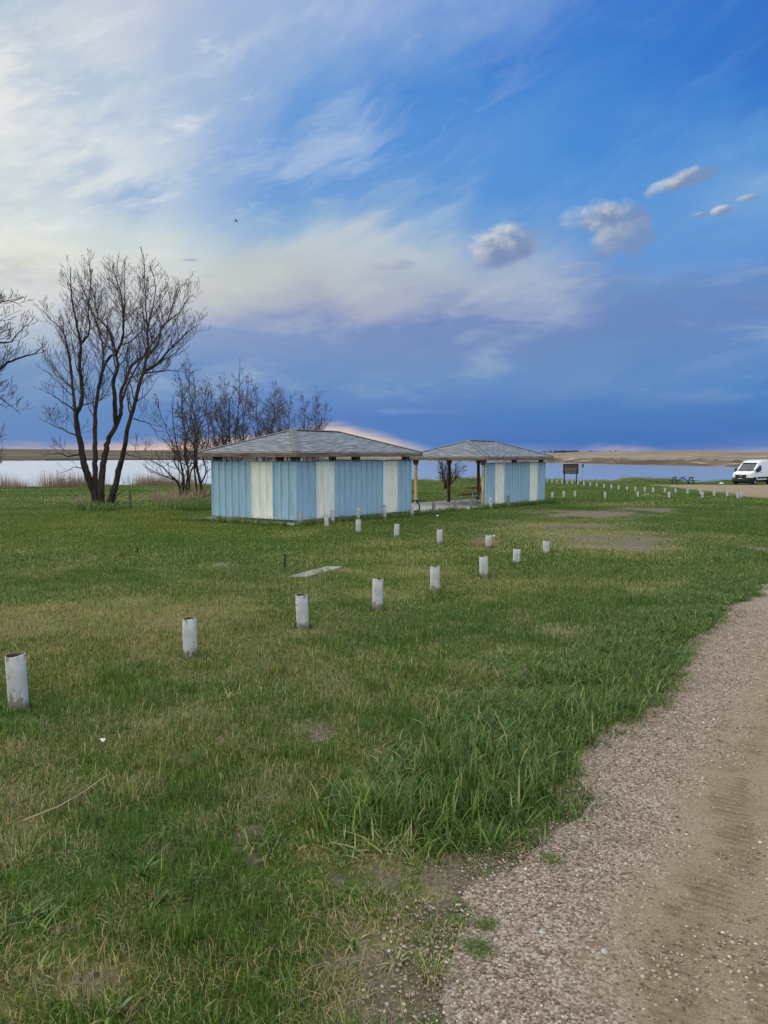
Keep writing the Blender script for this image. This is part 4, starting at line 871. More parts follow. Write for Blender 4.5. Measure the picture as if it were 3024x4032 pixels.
# ------------------------------------------------------------------ van
def van():
    D = 77.5; p = at_depth(2969, 1900, D); root = empty('parked_van', (0, 0, 0), 0); tag(root, 'white high-roof cargo van with black bumper parked on the gravel at the right', 'van')
    # local axes: +x forward, y to the van's left; the near side seen here is its right-hand... built symmetric
    xs = [0., -.06, -.16, -.35, -.62, -.92, -1.05, -1.4, -1.75, -1.95, -2.2, -2.6, -3.1, -3.8, -5.2, -5.72, -5.85]
    zt = [.98, 1.10, 1.17, 1.25, 1.33, 1.41, 1.50, 1.78, 2.05, 2.20, 2.36, 2.50, 2.57, 2.60, 2.60, 2.57, 2.50]
    hw = [.72, .86, .93, .97, .99, 1.0, 1.0, 1.0, 1.0, 1.0, 1.0, 1.0, 1.0, 1.0, 1.0, .99, .95]
    zb = [.52, .46, .42, .40, .40, .40, .40, .40, .40, .40, .40, .40, .40, .40, .40, .42, .46]
    def side_at(x_, z_):                            # half width at a point of the body
        w_ = np.interp(-x_, [-a for a in xs], hw); top = np.interp(-x_, [-a for a in xs], zt); belt = 1.22
        if z_ > belt: w_ *= 1 - .11 * ((z_ - belt) / (2.6 - belt)) ** 1.5
        return w_
    V_, F_ = [], []; NS = 22
    for x_, t_, w_, b_ in zip(xs, zt, hw, zb):
        ring = []
        half = [(.80, b_), (1.0, b_ + .10), (1.01, .75), (1.0, 1.0)]
        H = t_
        pts = []
        for k_, z_ in half: z2 = min(z_, H - .20 if H < 1.3 else z_); pts.append((side_at(x_, z2) * k_, z2))
        for z_ in np.linspace(max(1.0, pts[-1][1] + .01), H - .14, 4)[1:]: pts.append((side_at(x_, z_), z_))
        e_ = side_at(x_, H - .14); pts += [(e_ * .99, H - .08), (e_ * .95, H - .03), (e_ * .84, H - .008), (e_ * .4, H + .004)]
        ring = [(x_, y_, z_) for y_, z_ in pts] + [(x_, -y_, z_) for y_, z_ in pts[::-1]]; NS = len(ring); V_ += ring
    n_ = len(xs)
    for i in range(n_ - 1):
        for k_ in range(NS): F_.append((i * NS + k_, i * NS + (k_ + 1) % NS, (i + 1) * NS + (k_ + 1) % NS, (i + 1) * NS + k_))
    F_ += [tuple(range(NS))[::-1], tuple((n_ - 1) * NS + k_ for k_ in range(NS))]
    body = mesh_obj('body', V_, F_, M['vanwhite'], root, True)
    md = body.modifiers.new('wn', 'EDGE_SPLIT'); md.split_angle = R(40)
    ztop = lambda x_: np.interp(-x_, [-a for a in xs], zt)
    # windscreen: sheet lying 8 mm proud of the sloping nose
    mb = MB(); rowsx = [-.94, -1.2, -1.5, -1.8, -2.06]; Vw = []
    for x_ in rowsx:
        e_ = side_at(x_, ztop(x_) - .1) * 1.0
        for t in np.linspace(-1, 1, 9): Vw.append((x_ + .012 - .05 * t * t, e_ * t * .98, ztop(x_) + .022 - .030 * abs(t) ** 6))
    Fw = [(i * 9 + j, i * 9 + j + 1, (i + 1) * 9 + j + 1, (i + 1) * 9 + j) for i in range(4) for j in range(8)]
    ws = mesh_obj('windscreen', Vw, Fw, M['glass'], root, True); so = ws.modifiers.new('solid', 'SOLIDIFY'); so.thickness = .008
    mb = MB(); x_ = -2.03; e_ = side_at(x_, 2.1) * .90; mb.bar((x_, -e_, ztop(x_) + .016), (x_, e_, ztop(x_) + .016), .09, .02); mb.build('windscreen_band', M['black'], ws)
    for s_ in (-1, 1):
        def sidepatch(name, pts, mat, off=.008, parent=root):
            top = [(x_, s_ * (side_at(x_, z_) + off), z_) for x_, z_ in pts]; bot = [(x_, s_ * (side_at(x_, z_) - .03), z_) for x_, z_ in pts]; m_ = len(pts)
            f = [tuple(range(m_)), tuple(range(m_, 2 * m_))[::-1]] + [(i, i + m_, (i + 1) % m_ + m_, (i + 1) % m_) for i in range(m_)]
            return mesh_obj(name, top + bot, f, M[mat], parent)
        sidepatch('side_window', [(-1.12, 1.30), (-1.5, 1.62), (-1.95, 1.98), (-2.5, 2.02), (-2.55, 1.52), (-2.1, 1.34), (-1.5, 1.29)], 'glass')
        d_ = sidepatch('door_handle', [(-2.38, 1.25), (-2.38, 1.29), (-2.58, 1.29), (-2.58, 1.25)], 'black', .035)
        sidepatch('side_moulding', [(-1.62, .62), (-1.62, .80), (-5.6, .80), (-5.6, .62)], 'black', .025)
        sidepatch('headlight', [(-.10, .98), (-.10, 1.14), (-.3, 1.20), (-.62, 1.28), (-.50, 1.08), (-.35, .97)], 'lamp', .012)
        mb = MB(); mb.box((-1.25, s_ * 1.12, 1.52), (.12, .22, .40)); mb.bar((-1.3, s_ * .95, 1.36), (-1.27, s_ * 1.08, 1.42), .05); mb.build('mirror', M['black'], root, bevel=.03)
        for k_, xw in enumerate((-1.02, -4.32)):
            yw = s_ * .87; mb = MB(); prof = [(.20, -.11), (.33, -.11), (.352, -.08), (.352, .08), (.33, .11), (.20, .11)]; m_ = 28
            V2 = [(r_ * math.cos(t), o_, r_ * math.sin(t)) for t in np.linspace(0, 2 * math.pi, m_, endpoint=False) for r_, o_ in prof]; q_ = len(prof)
            F2 = [(i * q_ + j, i * q_ + (j + 1) % q_, ((i + 1) % m_) * q_ + (j + 1) % q_, ((i + 1) % m_) * q_ + j) for i in range(m_) for j in range(q_)]
            wh = mesh_obj('wheel', V2, F2, M['rubber'], root, True); wh.location = (xw, yw, .352)
            rimv = MB(); rimv.add([(0, s_ * .04, 0)] + [(r_ * math.cos(t), s_ * o_, r_ * math.sin(t)) for r_, o_ in ((.07, .075), (.13, .05), (.19, .095), (.205, .10)) for t in np.linspace(0, 2 * math.pi, 20, endpoint=False)], [(0, 1 + i, 1 + (i + 1) % 20) for i in range(20)] + [(1 + r_ * 20 + i, 1 + (r_ + 1) * 20 + i, 1 + (r_ + 1) * 20 + (i + 1) % 20, 1 + r_ * 20 + (i + 1) % 20) for r_ in range(3) for i in range(20)])
            rimv.build('rim', M['rim'], wh)
            mb = MB()
            for t in range(5): mb.box((.13 * math.cos(t * 1.2566), s_ * .066, .13 * math.sin(t * 1.2566)), (.045, .02, .045))
            mb.tube([(0, s_ * .05, 0), (0, s_ * .092, 0)], .055, 12); mb.build('hub', M['black'], wh)
            ar = []; 
            for t in np.linspace(-.25, math.pi + .25, 16): ar.append((xw + .50 * math.cos(t), max(.40, .37 + .47 * math.sin(t))))
            sidepatch('wheel_arch', ar, 'black', .018 if k_ == 0 else .008)
            # move the wheel just proud of its black arch
            wh.location = (xw, s_ * .935, .352)
    # front end
    def frontpatch(name, pts, mat, off):
        def X(y_, z_): return np.interp(abs(y_), [0, .72, .86, .93, .97], [0, -.01, -.06, -.16, -.35]) + np.interp(z_, [0, .95, 1.1, 1.2], [0, 0, -.05, -.2])
        top = [(X(y_, z_) + off, y_, z_) for y_, z_ in pts]; bot = [(X(y_, z_) - .10, y_, z_) for y_, z_ in pts]; m_ = len(pts)
        return mesh_obj(name, top + bot, [tuple(range(m_)), tuple(range(m_, 2 * m_))[::-1]] + [(i, i + m_, (i + 1) % m_ + m_, (i + 1) % m_) for i in range(m_)], M[mat], root)
    gr = frontpatch('grille', [(-.52, .78), (.52, .78), (.60, .90), (.54, 1.06), (-.54, 1.06), (-.60, .90)], 'black', .06)
    mb = MB(); mb.add([(.075, .16 * math.cos(t), .93 + .055 * math.sin(t)) for t in np.linspace(0, 6.283, 20, endpoint=False)] + [(.0, .16 * math.cos(t), .93 + .055 * math.sin(t)) for t in np.linspace(0, 6.283, 20, endpoint=False)], [tuple(range(20))] + [(i, i + 20, (i + 1) % 20 + 20, (i + 1) % 20) for i in range(20)]); mb.build('badge', M['chrome'], gr)
    for s_ in (-1, 1):
        hp = [(s_ * .60, .99), (s_ * .93, 1.02), (s_ * .93, 1.14), (s_ * .70, 1.13), (s_ * .60, 1.08)]
        if s_ < 0: hp = hp[::-1]
        su = frontpatch('headlight_surround', hp, 'black', .05)
        frontpatch('headlight', [(y_ * .92 + s_ * .06, 1.065 + (z_ - 1.065) * .62) for y_, z_ in hp], 'lamp', .065)
    # bumper wraps round the nose
    Vb = []; ys = np.linspace(-1, 1, 17)
    for y_ in ys:
        ay = abs(y_) * 1.015; xb = np.interp(ay, [0, .6, .85, .96, 1.015], [.08, .06, -.02, -.18, -.58])
        for z_, o_ in ((.22, -.06), (.28, .01), (.45, .03), (.68, .0), (.73, -.06)): Vb.append((xb + o_, y_ * 1.015, z_))
    Fb = [(i * 5 + j, (i + 1) * 5 + j, (i + 1) * 5 + j + 1, i * 5 + j + 1) for i in range(16) for j in range(4)]
    bu = mesh_obj('bumper', Vb, Fb, M['black'], root, True); so = bu.modifiers.new('solid', 'SOLIDIFY'); so.thickness = -.05
    mb = MB(); mb.box((.125, 0, .60), (.012, .36, .17)); mb.build('number_plate', M['paper'], bu)
    mb = MB(); mb.box((-2.9, 0, .33), (5.2, 1.6, .16)); mb.build('underbody', M['black'], root)
    for s_ in (-1, 1):
        mb = MB(); mb.bar((-.93, s_ * .2, 1.445), (-.93, s_ * .62, 1.44), .05, .012); mb.build('bonnet_vent', M['black'], root)
    # heading: nose towards the camera and to the left
    ang = -math.pi / 2 - math.atan(1457 / F) - R(24); ax = Vector((math.cos(ang), math.sin(ang), 0)); lf = Vector((-ax.y, ax.x, 0))
    X, Y = (2969 - 1512) / F * D, D
    # near front wheel: the van's left side faces right-hand of the picture
    o = Vector((X, Y, 0)) - ax * (-1.02) - lf * .935
    root.location = (o.x, o.y, gz(o.y) + .012); root.rotation_euler = (0, 0, ang)
van()

# ------------------------------------------------------------------ trees
class Tree:
    def __init__(s, seed): s.r = np.random.default_rng(seed); s.tr = []; s.cr = []
    def tubes(s, L):
        V_, F_ = [], []; base = 0
        for P, rad, n_ in L:
            m_ = len(P); d = np.gradient(P, axis=0); d /= np.linalg.norm(d, axis=1)[:, None] + 1e-9
            ref = np.array([.31, .87, .12]) ; x_ = np.cross(d, ref); x_ /= np.linalg.norm(x_, axis=1)[:, None] + 1e-9; y_ = np.cross(d, x_)
            t = np.arange(n_) * 2 * math.pi / n_
            V_.append((P[:, None] + rad[:, None, None] * (x_[:, None] * np.cos(t)[None, :, None] + y_[:, None] * np.sin(t)[None, :, None])).reshape(-1, 3))
            i = np.arange(m_ - 1)[:, None] * n_; k_ = np.arange(n_)[None]; k2 = (k_ + 1) % n_
            F_.append(np.stack([i + k_, i + k2, i + n_ + k2, i + n_ + k_], -1).reshape(-1, 4) + base); base += m_ * n_
        return np.concatenate(V_), np.concatenate(F_)
    def grow(s, start, d, L, rad, level, maxl, up=.35, wig=.18, dens=1.):
        r = s.r; n_ = max(4, int(3 + L * (5 if level < 3 else 7))); n_ = min(n_, 16); P = [start]; d = d / np.linalg.norm(d); step = L / (n_ - 1)
        for i in range(n_ - 1):
            d = d + r.normal(0, wig, 3) * (.6 if level < 2 else 1) + np.array([0, 0, up * step / max(L, .5) * 1.6]); d /= np.linalg.norm(d); P.append(P[-1] + d * step)
        P = np.array(P); t = np.linspace(0, 1, n_); rr = rad * (1 - .8 * t)
        rr = np.maximum(rr, s.rmin)
        if level >= maxl - 1: rr = rr * (1 + .35 * (np.arange(n_) % 2))
        s.cr.append((P, rr, 5 if rad > .02 else 3))
        if level < maxl: s.side(P, rr, L, level, maxl, up, wig, dens, .18)
    def side(s, P, rr, L, level, maxl, up, wig, dens, t0):
        r = s.r; seg = np.concatenate([[0], np.cumsum(np.linalg.norm(np.diff(P, axis=0), axis=1))]); tot = seg[-1]
        sp = s.spacing[min(level, len(s.spacing) - 1)] / dens; m_ = int(tot * (1 - t0) / sp)
        for j in range(m_):
            u = t0 + (1 - t0) * (j + r.random()) / m_; q = u * tot; i = min(np.searchsorted(seg, q), len(P) - 1); i = max(i, 1); f = (q - seg[i - 1]) / (seg[i] - seg[i - 1] + 1e-9)
            p = P[i - 1] * (1 - f) + P[i] * f; ax = P[i] - P[i - 1]; ax /= np.linalg.norm(ax) + 1e-9; ph = r.random() * 6.283 if level else r.random() * 6.283
            ref = np.array([0, 0, 1.]) if abs(ax[2]) < .9 else np.array([1., 0, 0]); e1 = np.cross(ax, ref); e1 /= np.linalg.norm(e1); e2 = np.cross(ax, e1)
            ang = r.uniform(.5, 1.0); d = ax * math.cos(ang) + (e1 * math.cos(ph) + e2 * math.sin(ph)) * math.sin(ang)
            if d[2] < -.15: d[2] *= -.3
            ln = s.len[min(level, len(s.len) - 1)] * (1.15 - .95 * u) * r.uniform(.6, 1.25) * min(1., tot / s.ref[min(level, len(s.ref) - 1)] + .15)
            rb = np.interp(u, np.linspace(0, 1, len(rr)), rr) * r.uniform(.35, .6); rb = min(rb, ln * .017 + .002)
            s.grow(p, d, ln, rb, level + 1, maxl, up, wig, dens)
    def stem(s, pts, r0, r1, maxl, t0=.3, dens=1., n=8):
        P = np.array(pts, float); m_ = len(P); t = np.linspace(0, m_ - 1, (m_ - 1) * 4 + 1); Q = np.zeros((len(t), 3))
        # Catmull-Rom through the surveyed points
        for a_, tt in enumerate(t):
            i = min(int(tt), m_ - 2); f = tt - i; p0, p1, p2, p3 = P[max(i - 1, 0)], P[i], P[i + 1], P[min(i + 2, m_ - 1)]
            Q[a_] = .5 * ((2 * p1) + (-p0 + p2) * f + (2 * p0 - 5 * p1 + 4 * p2 - p3) * f * f + (-p0 + 3 * p1 - 3 * p2 + p3) * f ** 3)
        Q += s.r.normal(0, .012, Q.shape); u = np.linspace(0, 1, len(Q)); rr = r0 + (r1 - r0) * u ** .8; rr = rr * (1 + .05 * s.r.normal(size=len(rr)))
        s.tr.append((Q, rr, n)); s.side(Q, rr, 0, 0, maxl, s.up, s.wig, dens, t0)
    def build(s, name, loc, label, cat='tree', group=None):
        root = empty(name, loc); tag(root, label, cat, group)
        for nm, L, m_ in (('trunk', s.tr, M['bark']), ('crown', s.cr, M['twig'])):
            V_, F_ = s.tubes(L); V_ = V_ - np.array(loc)[None]; link(bpy.data.objects.new(nm, fast_mesh(nm, V_, F_, m_)), root)
        return root
def crop4(x_, y_): return x_ / 1.8433, 950 + y_ / 1.8433
# --- the big tree, its stems surveyed from the photograph, set 31.6 m off with real depth
X0, Y0 = G(398, 2003); D0 = Y0
def wpt(cx, cy, dy=0.):
    px, py = crop4(cx, cy); p = at_depth(px, py, D0 + dy); return (p.x, p.y, p.z)
T = Tree(11); T.rmin = .0052; T.spacing = [.22, .175, .16]; T.len = [2.45, 1.1, .42]; T.ref = [5., 1.3, .7]; T.up = .62; T.wig = .13
def S_(L, r0, r1, maxl=3, t0=.25, dens=1.):
    T.stem([wpt(a_, b_, c_) for a_, b_, c_ in L], r0, r1, maxl, t0, dens)
S_([(708, 1955, 0), (690, 1850, 0), (655, 1740, -.1), (615, 1640, -.3), (590, 1500, -.5), (565, 1380, -.6), (552, 1260, -.7), (588, 1180, -.8), (595, 1060, -.8), (578, 900, -.9), (583, 740, -1), (555, 600, -1.1), (528, 450, -1.1), (512, 300, -1.2), (515, 185, -1.2)], .19, .012, 3, .42)
S_([(558, 1270, -.7), (535, 1130, -.4), (520, 960, -.2), (500, 800, 0), (450, 650, .3), (360, 560, .5), (300, 485, .6)], .07, .008, 3, .15)
S_([(583, 740, -1), (650, 660, -1.4), (640, 520, -1.6), (655, 330, -1.8), (650, 130, -1.9)], .045, .007, 3, .1)
S_([(712, 1950, .1), (695, 1800, .3), (690, 1650, .5), (688, 1500, .7), (688, 1350, .9), (700, 1180, 1.), (725, 1020, 1.1), (760, 900, 1.2), (815, 820, 1.2)], .14, .05, 3, .55)
S_([(725, 1020, 1.1), (750, 880, 1.5), (740, 730, 1.8), (700, 590, 2.), (640, 440, 2.2), (590, 320, 2.3), (560, 240, 2.3)], .06, .007, 3, .1)
S_([(730, 1940, 0), (735, 1800, -.1), (745, 1650, -.1), (765, 1530, 0), (790, 1430, .1), (860, 1310, .3), (880, 1200, .5), (875, 1110, .6), (915, 1000, .8), (960, 900, 1.), (1050, 820, 1.2), (1150, 680, 1.4), (1220, 560, 1.5), (1280, 400, 1.6), (1350, 285, 1.6)], .16, .007, 3, .5)
S_([(840, 1330, .3), (835, 1180, -.1), (826, 1010, -.3), (852, 920, -.4), (838, 810, -.4), (800, 660, -.2), (720, 560, 0), (690, 430, .1), (640, 260, .1)], .11, .007, 3, .3)
S_([(838, 830, -.4), (890, 700, -.7), (895, 560, -.9), (880, 400, -1.), (830, 230, -1.1), (820, 160, -1.1)], .065, .007, 3, .1)
S_([(890, 640, -.8), (905, 480, -.4), (905, 330, -.2), (905, 140, -.1)], .04, .007, 3, .1)
S_([(880, 1180, .5), (930, 1030, 0), (1000, 900, -.4), (1020, 820, -.5), (1000, 640, -.5), (985, 460, -.5)], .05, .007, 3, .2)
S_([(785, 1950, -.3), (815, 1850, -.4), (842, 1760, -.5), (870, 1640, -.6), (896, 1540, -.8), (922, 1380, -1.), (968, 1220, -1.1), (1003, 1070, -1.1), (1048, 930, -1.), (1066, 830, -1.), (1070, 680, -1.), (1062, 540, -.9), (1052, 350, -.8), (1042, 90, -.7)], .165, .009, 3, .38)
S_([(1050, 945, -1.), (1140, 890, -1.4), (1210, 810, -1.7), (1290, 730, -2.), (1370, 650, -2.2), (1460, 600, -2.4)], .07, .006, 3, .1)
S_([(1066, 830, -1.), (1150, 740, -.6), (1180, 620, -.3), (1300, 520, 0), (1380, 400, .1), (1430, 420, .2)], .055, .006, 3, .1)
S_([(1070, 640, -1.), (1110, 480, -1.3), (1130, 330, -1.5), (1090, 170, -1.6)], .04, .006, 3, .1)
S_([(1035, 960, -1.), (1150, 945, -.5), (1270, 940, -.2), (1400, 960, 0)], .035, .006, 3, .1)
S_([(900, 1530, -.8), (960, 1560, -1.4), (1030, 1580, -1.9), (1110, 1640, -2.3)], .03, .006, 3, .1, .8)
S_([(585, 1540, -.4), (500, 1560, -.9), (420, 1540, -1.4), (300, 1560, -1.8)], .045, .006, 3, .1, .9)
S_([(570, 1420, -.6), (480, 1380, -.2), (380, 1330, .3), (290, 1290, .8)], .04, .006, 3, .1, .9)
S_([(550, 1230, -.7), (470, 1180, -1.3), (400, 1130, -1.8), (280, 1060, -2.2)], .04, .006, 3, .1, .9)
S_([(600, 1650, -.2), (540, 1640, -.6), (480, 1670, -1.), (420, 1690, -1.2)], .025, .006, 3, .1, .6)
S_([(970, 1290, -1.), (1050, 1310, -.4), (1110, 1350, 0), (1160, 1450, .3)], .03, .006, 3, .1, .8)
print('big tree', len(T.cr))
T.build('bare_tree', (X0, Y0, gz(Y0)), 'tallest bare tree with several dark trunks fanning out of one foot, left of the shelters')

def generic_tree(name, px, base_y, top_y, D, stems, spread, seed, label, group=None, lens=None, rbase=.09, rmin=.008, dx=0, maxl=3, sp=None, spx=None, lean=0.):
    """stems: number of trunks leaving the foot; the crown reaches the observed top line"""
    t = Tree(seed); t.rmin = rmin; p = at_depth(px, base_y, D); H = at_depth(px, top_y, D).z - gz(D); k_ = H / 8.
    t.spacing = sp or [.21, .18, .18]; t.len = lens or [2.2 * k_, 1.0 * k_, .42 * k_]; t.ref = [4. * k_, 1.2 * k_, .7]; t.up = .28; t.wig = .16
    x_, y_, z_ = p.x, D, gz(D); r = t.r
    for i in range(stems):
        a_ = 6.283 * i / stems + r.random() * .8; s_ = spread * (.35 + .65 * r.random()) if stems > 1 else 0; dxx, dyy = math.cos(a_) * s_, math.sin(a_) * s_ * .8; h_ = H * r.uniform(.90, 1.02) * (1 - .12 * abs(dxx) / max(spread, .1))
        P = []
        for f in np.linspace(0, 1, 9): P.append((x_ + math.cos(a_) * .12 + dxx * f ** 1.3 + r.normal(0, .10 * k_) * (f > .1) + lean * f, y_ + math.sin(a_) * .12 + dyy * f ** 1.3 + r.normal(0, .10 * k_) * (f > .1), z_ - .1 + h_ * f))
        t.stem(P, rbase * .72 * r.uniform(.75, 1.1), rmin, maxl, .24)
    return t.build(name, (x_, y_, z_), label, 'tree', group)
GT = 'bare trees in a line behind the nearer shelter'
def c5(x_, y_): return 500 + x_ / 1.8433, 1350 + y_ / 1.8433
generic_tree('bare_tree', 738, 1990, 1470, 39.5, 4, 1.6, 21, 'bare tree with several stems left of the nearer shelter, right of the tallest tree', GT, rbase=.085)
generic_tree('bare_tree', 790, 1985, 1418, 41., 3, 1.0, 22, 'tallest of the bare trees rising beside the left end of the shelter roof', GT, rbase=.10)
generic_tree('bare_tree', 868, 1975, 1452, 46, 2, 1.0, 23, 'bare tree rising just behind the left slope of the shelter roof', GT, rbase=.10)
generic_tree('bare_tree', 928, 1970, 1432, 46, 4, 1.3, 24, 'bushy bare tree rising behind the middle of the left roof slope', GT, rbase=.10)
generic_tree('bare_tree', 1045, 1960, 1480, 52, 5, 2.0, 25, 'dense bare tree with ruddy twigs left of the roof ridge', GT, rbase=.09)
generic_tree('bare_tree', 1112, 1955, 1488, 55, 3, 1.4, 26, 'thin bare tree between the dense tree and the spreading one behind the roof ridge', GT, rbase=.09)
generic_tree('bare_tree', 1222, 1950, 1518, 57, 5, 2.6, 27, 'spreading bare tree farthest right, behind the roof ridge', GT, rbase=.10)
t_ = generic_tree('bare_tree', 1757, 1927, 1803, 60.5, 7, 1.5, 28, 'small round bare tree by the water, seen between the two shelters', None, rbase=.13, lens=[1.1, .6, .3], sp=[.17, .15, .2], rmin=.013)
# extra low limbs of the tree left of the shelter that hang over the water
T = Tree(31); T.rmin = .008; T.spacing = [.3, .24, .22]; T.len = [1.5, .7, .35]; T.ref = [3., 1.2, .7]; T.up = .5; T.wig = .15; D0 = 40.
def S2_(L, r0, r1): T.stem([wpt(a_, b_, c_) for a_, b_, c_ in L], r0, r1, 3, .15, .9, 7)
S2_([(1310, 1870, 0), (1295, 1760, 0), (1240, 1700, -.3), (1180, 1640, -.8), (1100, 1590, -1.2), (1030, 1560, -1.5)], .075, .008)
S2_([(1290, 1740, 0), (1180, 1700, .5), (1100, 1660, 1.), (1050, 1630, 1.3)], .045, .008)
S2_([(1325, 1880, .2), (1330, 1700, .3), (1290, 1520, .5), (1260, 1350, .6), (1250, 1150, .8)], .08, .008)
S2_([(1520, 1890, 0), (1480, 1830, 0), (1440, 1700, .2), (1430, 1600, .3), (1400, 1480, .5), (1330, 1350, .6)], .10, .01)
S2_([(1400, 1890, 0), (1480, 1850, -.8), (1560, 1830, -1.5)], .05, .008)
p = at_depth(715, 2000, 40.); T.build('bare_tree', (p.x, 40., gz(40.)), 'low crooked bare tree whose limbs lean over the water left of the shelter', 'tree', GT)
# left edge tree: trunk stands outside the frame, boughs reach in
T = Tree(41); T.rmin = .0075; T.spacing = [.26, .20, .19]; T.len = [2.2, 1.0, .45]; T.ref = [4., 1.3, .7]; T.up = .55; T.wig = .15; D0 = 30.
def S3_(L, r0, r1, t0=.2): T.stem([wpt(a_, b_, c_) for a_, b_, c_ in L], r0, r1, 3, t0)
S3_([(-620, 1990, 0), (-600, 1700, 0), (-560, 1400, 0), (-520, 1100, .2), (-450, 800, .3), (-400, 500, .4), (-380, 300, .5)], .24, .02, .4)
S3_([(-600, 1650, 0), (-450, 1400, -.4), (-250, 1200, -.8), (-80, 1000, -1.), (30, 900, -1.1), (130, 850, -1.2), (260, 810, -1.2), (330, 730, -1.2)], .13, .007)
S3_([(-540, 1180, .2), (-380, 980, .6), (-200, 830, .8), (-80, 740, .9), (60, 735, 1.), (150, 650, 1.), (250, 560, 1.)], .10, .007)
S3_([(-470, 860, .3), (-300, 700, 0), (-150, 580, -.2), (-40, 470, -.3), (60, 430, -.4), (160, 470, -.5)], .08, .007)
S3_([(-420, 600, .4), (-250, 450, .8), (-100, 380, 1.), (-20, 340, 1.)], .06, .007)
S3_([(-580, 1450, 0), (-350, 1250, .8), (-150, 1120, 1.1), (-20, 1130, 1.2), (60, 1180, 1.3), (150, 1260, 1.3)], .08, .007)
S3_([(-350, 1250, .8), (-150, 1180, .3), (0, 1180, 0), (50, 1220, -.1)], .05, .007)
T.build('bare_tree', wpt(-620, 1990), 'bare tree cut by the left edge of the frame, its boughs reaching in')
generic_tree('bare_tree', -40, 1935, 1640, 62, 3, 2.0, 44, 'pale small bare tree low at the left edge near the water', None, rbase=.07, rmin=.009)

# dead wooden fence post
X, Y = G(513, 2006); h_ = at_depth(513, 1916, Y).z - gz(Y); mb = MB(); mb.tube([(0, 0, -.1), (.01, 0, h_ * .4), (.0, .01, h_ * .8), (-.015, 0, h_)], [.055, .05, .048, .03], 9); o = mb.build('wooden_post', M['oldwood'], None, True); o.location = (X, Y, gz(Y)); tag(o, 'grey weathered wooden post standing alone right of the tallest tree', 'post')
# dead stump leaning between the big tree's trunks
p = G(425, 2000); mb = MB(); mb.tube([(0, 0, 0), (-.05, .1, .3), (.05, .1, .55), (.15, .1, .75)], [.12, .14, .12, .05], 9); mb.tube([(0, 0, .1), (.25, -.05, .35), (.42, -.1, .6), (.8, -.1, .85)], [.05, .04, .03, .01], 6)
o = mb.build('dead_limb', M['oldwood'], None, True); o.location = (p[0], p[1] + .2, gz(p[1])); tag(o, 'grey dead limb leaning at the foot of the tallest tree', 'dead wood')
# branches lying right of the cluster
for i, (px, py, dx_, dz_, lb) in enumerate(((745, 1992, .9, .45, 'fallen dark branch at the foot of the trees, nearest the shelter wall'), (800, 1978, -.9, .7, 'fallen crooked branch propped behind the trees by the shelter'))):
    X, Y = G(px, py); t = Tree(50 + i); t.rmin = .007; t.spacing = [.25, .3]; t.len = [.8, .3]; t.ref = [1.5, .5]; t.up = .2; t.wig = .2; t.stem([(X + dx_ * f, Y + .3 * f, gz(Y) + .05 + dz_ * f ** .8) for f in np.linspace(0, 1.3, 6)], .05, .012, 2, .1)
    V_, F_ = t.tubes(t.tr + t.cr); o = link(bpy.data.objects.new('fallen_branch', fast_mesh('fallen_branch', V_, F_, M['bark']))); tag(o, lb, 'branch')

# rank growth at the tree feet and dry tufts
shag = [make_patch('rank_grass', 60, .5, (.18, .45), .016, M['lush'], .35, .0, 160 + i, 3) for i in range(3)]
dryt = [make_patch('dry_tuft', 90, .5, (.25, .75), .010, M['drygrass'], .35, .0, 170 + i, 3, True) for i in range(3)]
def area(name, label, px0, px1, py0, py1, n_, protos, hs, dryv=.1, huev=.1):
    P = []
    for i in range(n_):
        t = rng.random() * 6.283; q_ = math.sqrt(rng.random()); P.append(G((px0 + px1) / 2 + (px1 - px0) / 2 * q_ * math.cos(t), (py0 + py1) / 2 + (py1 - py0) / 2 * q_ * math.sin(t)))
    P = np.array(P); z = ground_h(P[:, 0], P[:, 1]); s = .7 + .6 * rng.random(n_)
    scatter(name, label, 'grass', protos, np.stack([P[:, 0], P[:, 1], z], 1), rng.random(n_) * 6.283, np.stack([s, s, s * hs * (.6 + .8 * rng.random(n_))], 1), rng.integers(0, len(protos), n_), dict(dry=np.full(n_, dryv), hue=np.full(n_, huev)))
area('rank_grass', 'long dark green grass round the foot of the tallest tree', 305, 460, 1996, 2018, 60, shag, .75)
area('rank_grass', 'dark green undergrowth at the feet of the trees left of the shelter', 650, 840, 1985, 2015, 120, shag, .8)
area('rank_grass', 'long grass in front of the left end of the nearer shelter', 950, 1090, 2040, 2052, 26, shag, .45)
area('dry_tuft', 'pale dry grass tuft left of the foot of the tallest tree', 305, 360, 1990, 2003, 14, dryt, .75)
area('dry_undergrowth', 'pale dry grass standing round the trees left of the shelter', 600, 845, 1945, 1990, 90, dryt, .8)
area('dry_tuft', 'pale dry tuft beside the sixth bollard of the middle row', 1880, 1935, 2138, 2158, 7, dryt, .3)
area('rank_grass', 'dark green clump at the foot of the small tree by the water', 1780, 1835, 1930, 1938, 14, shag, .6)
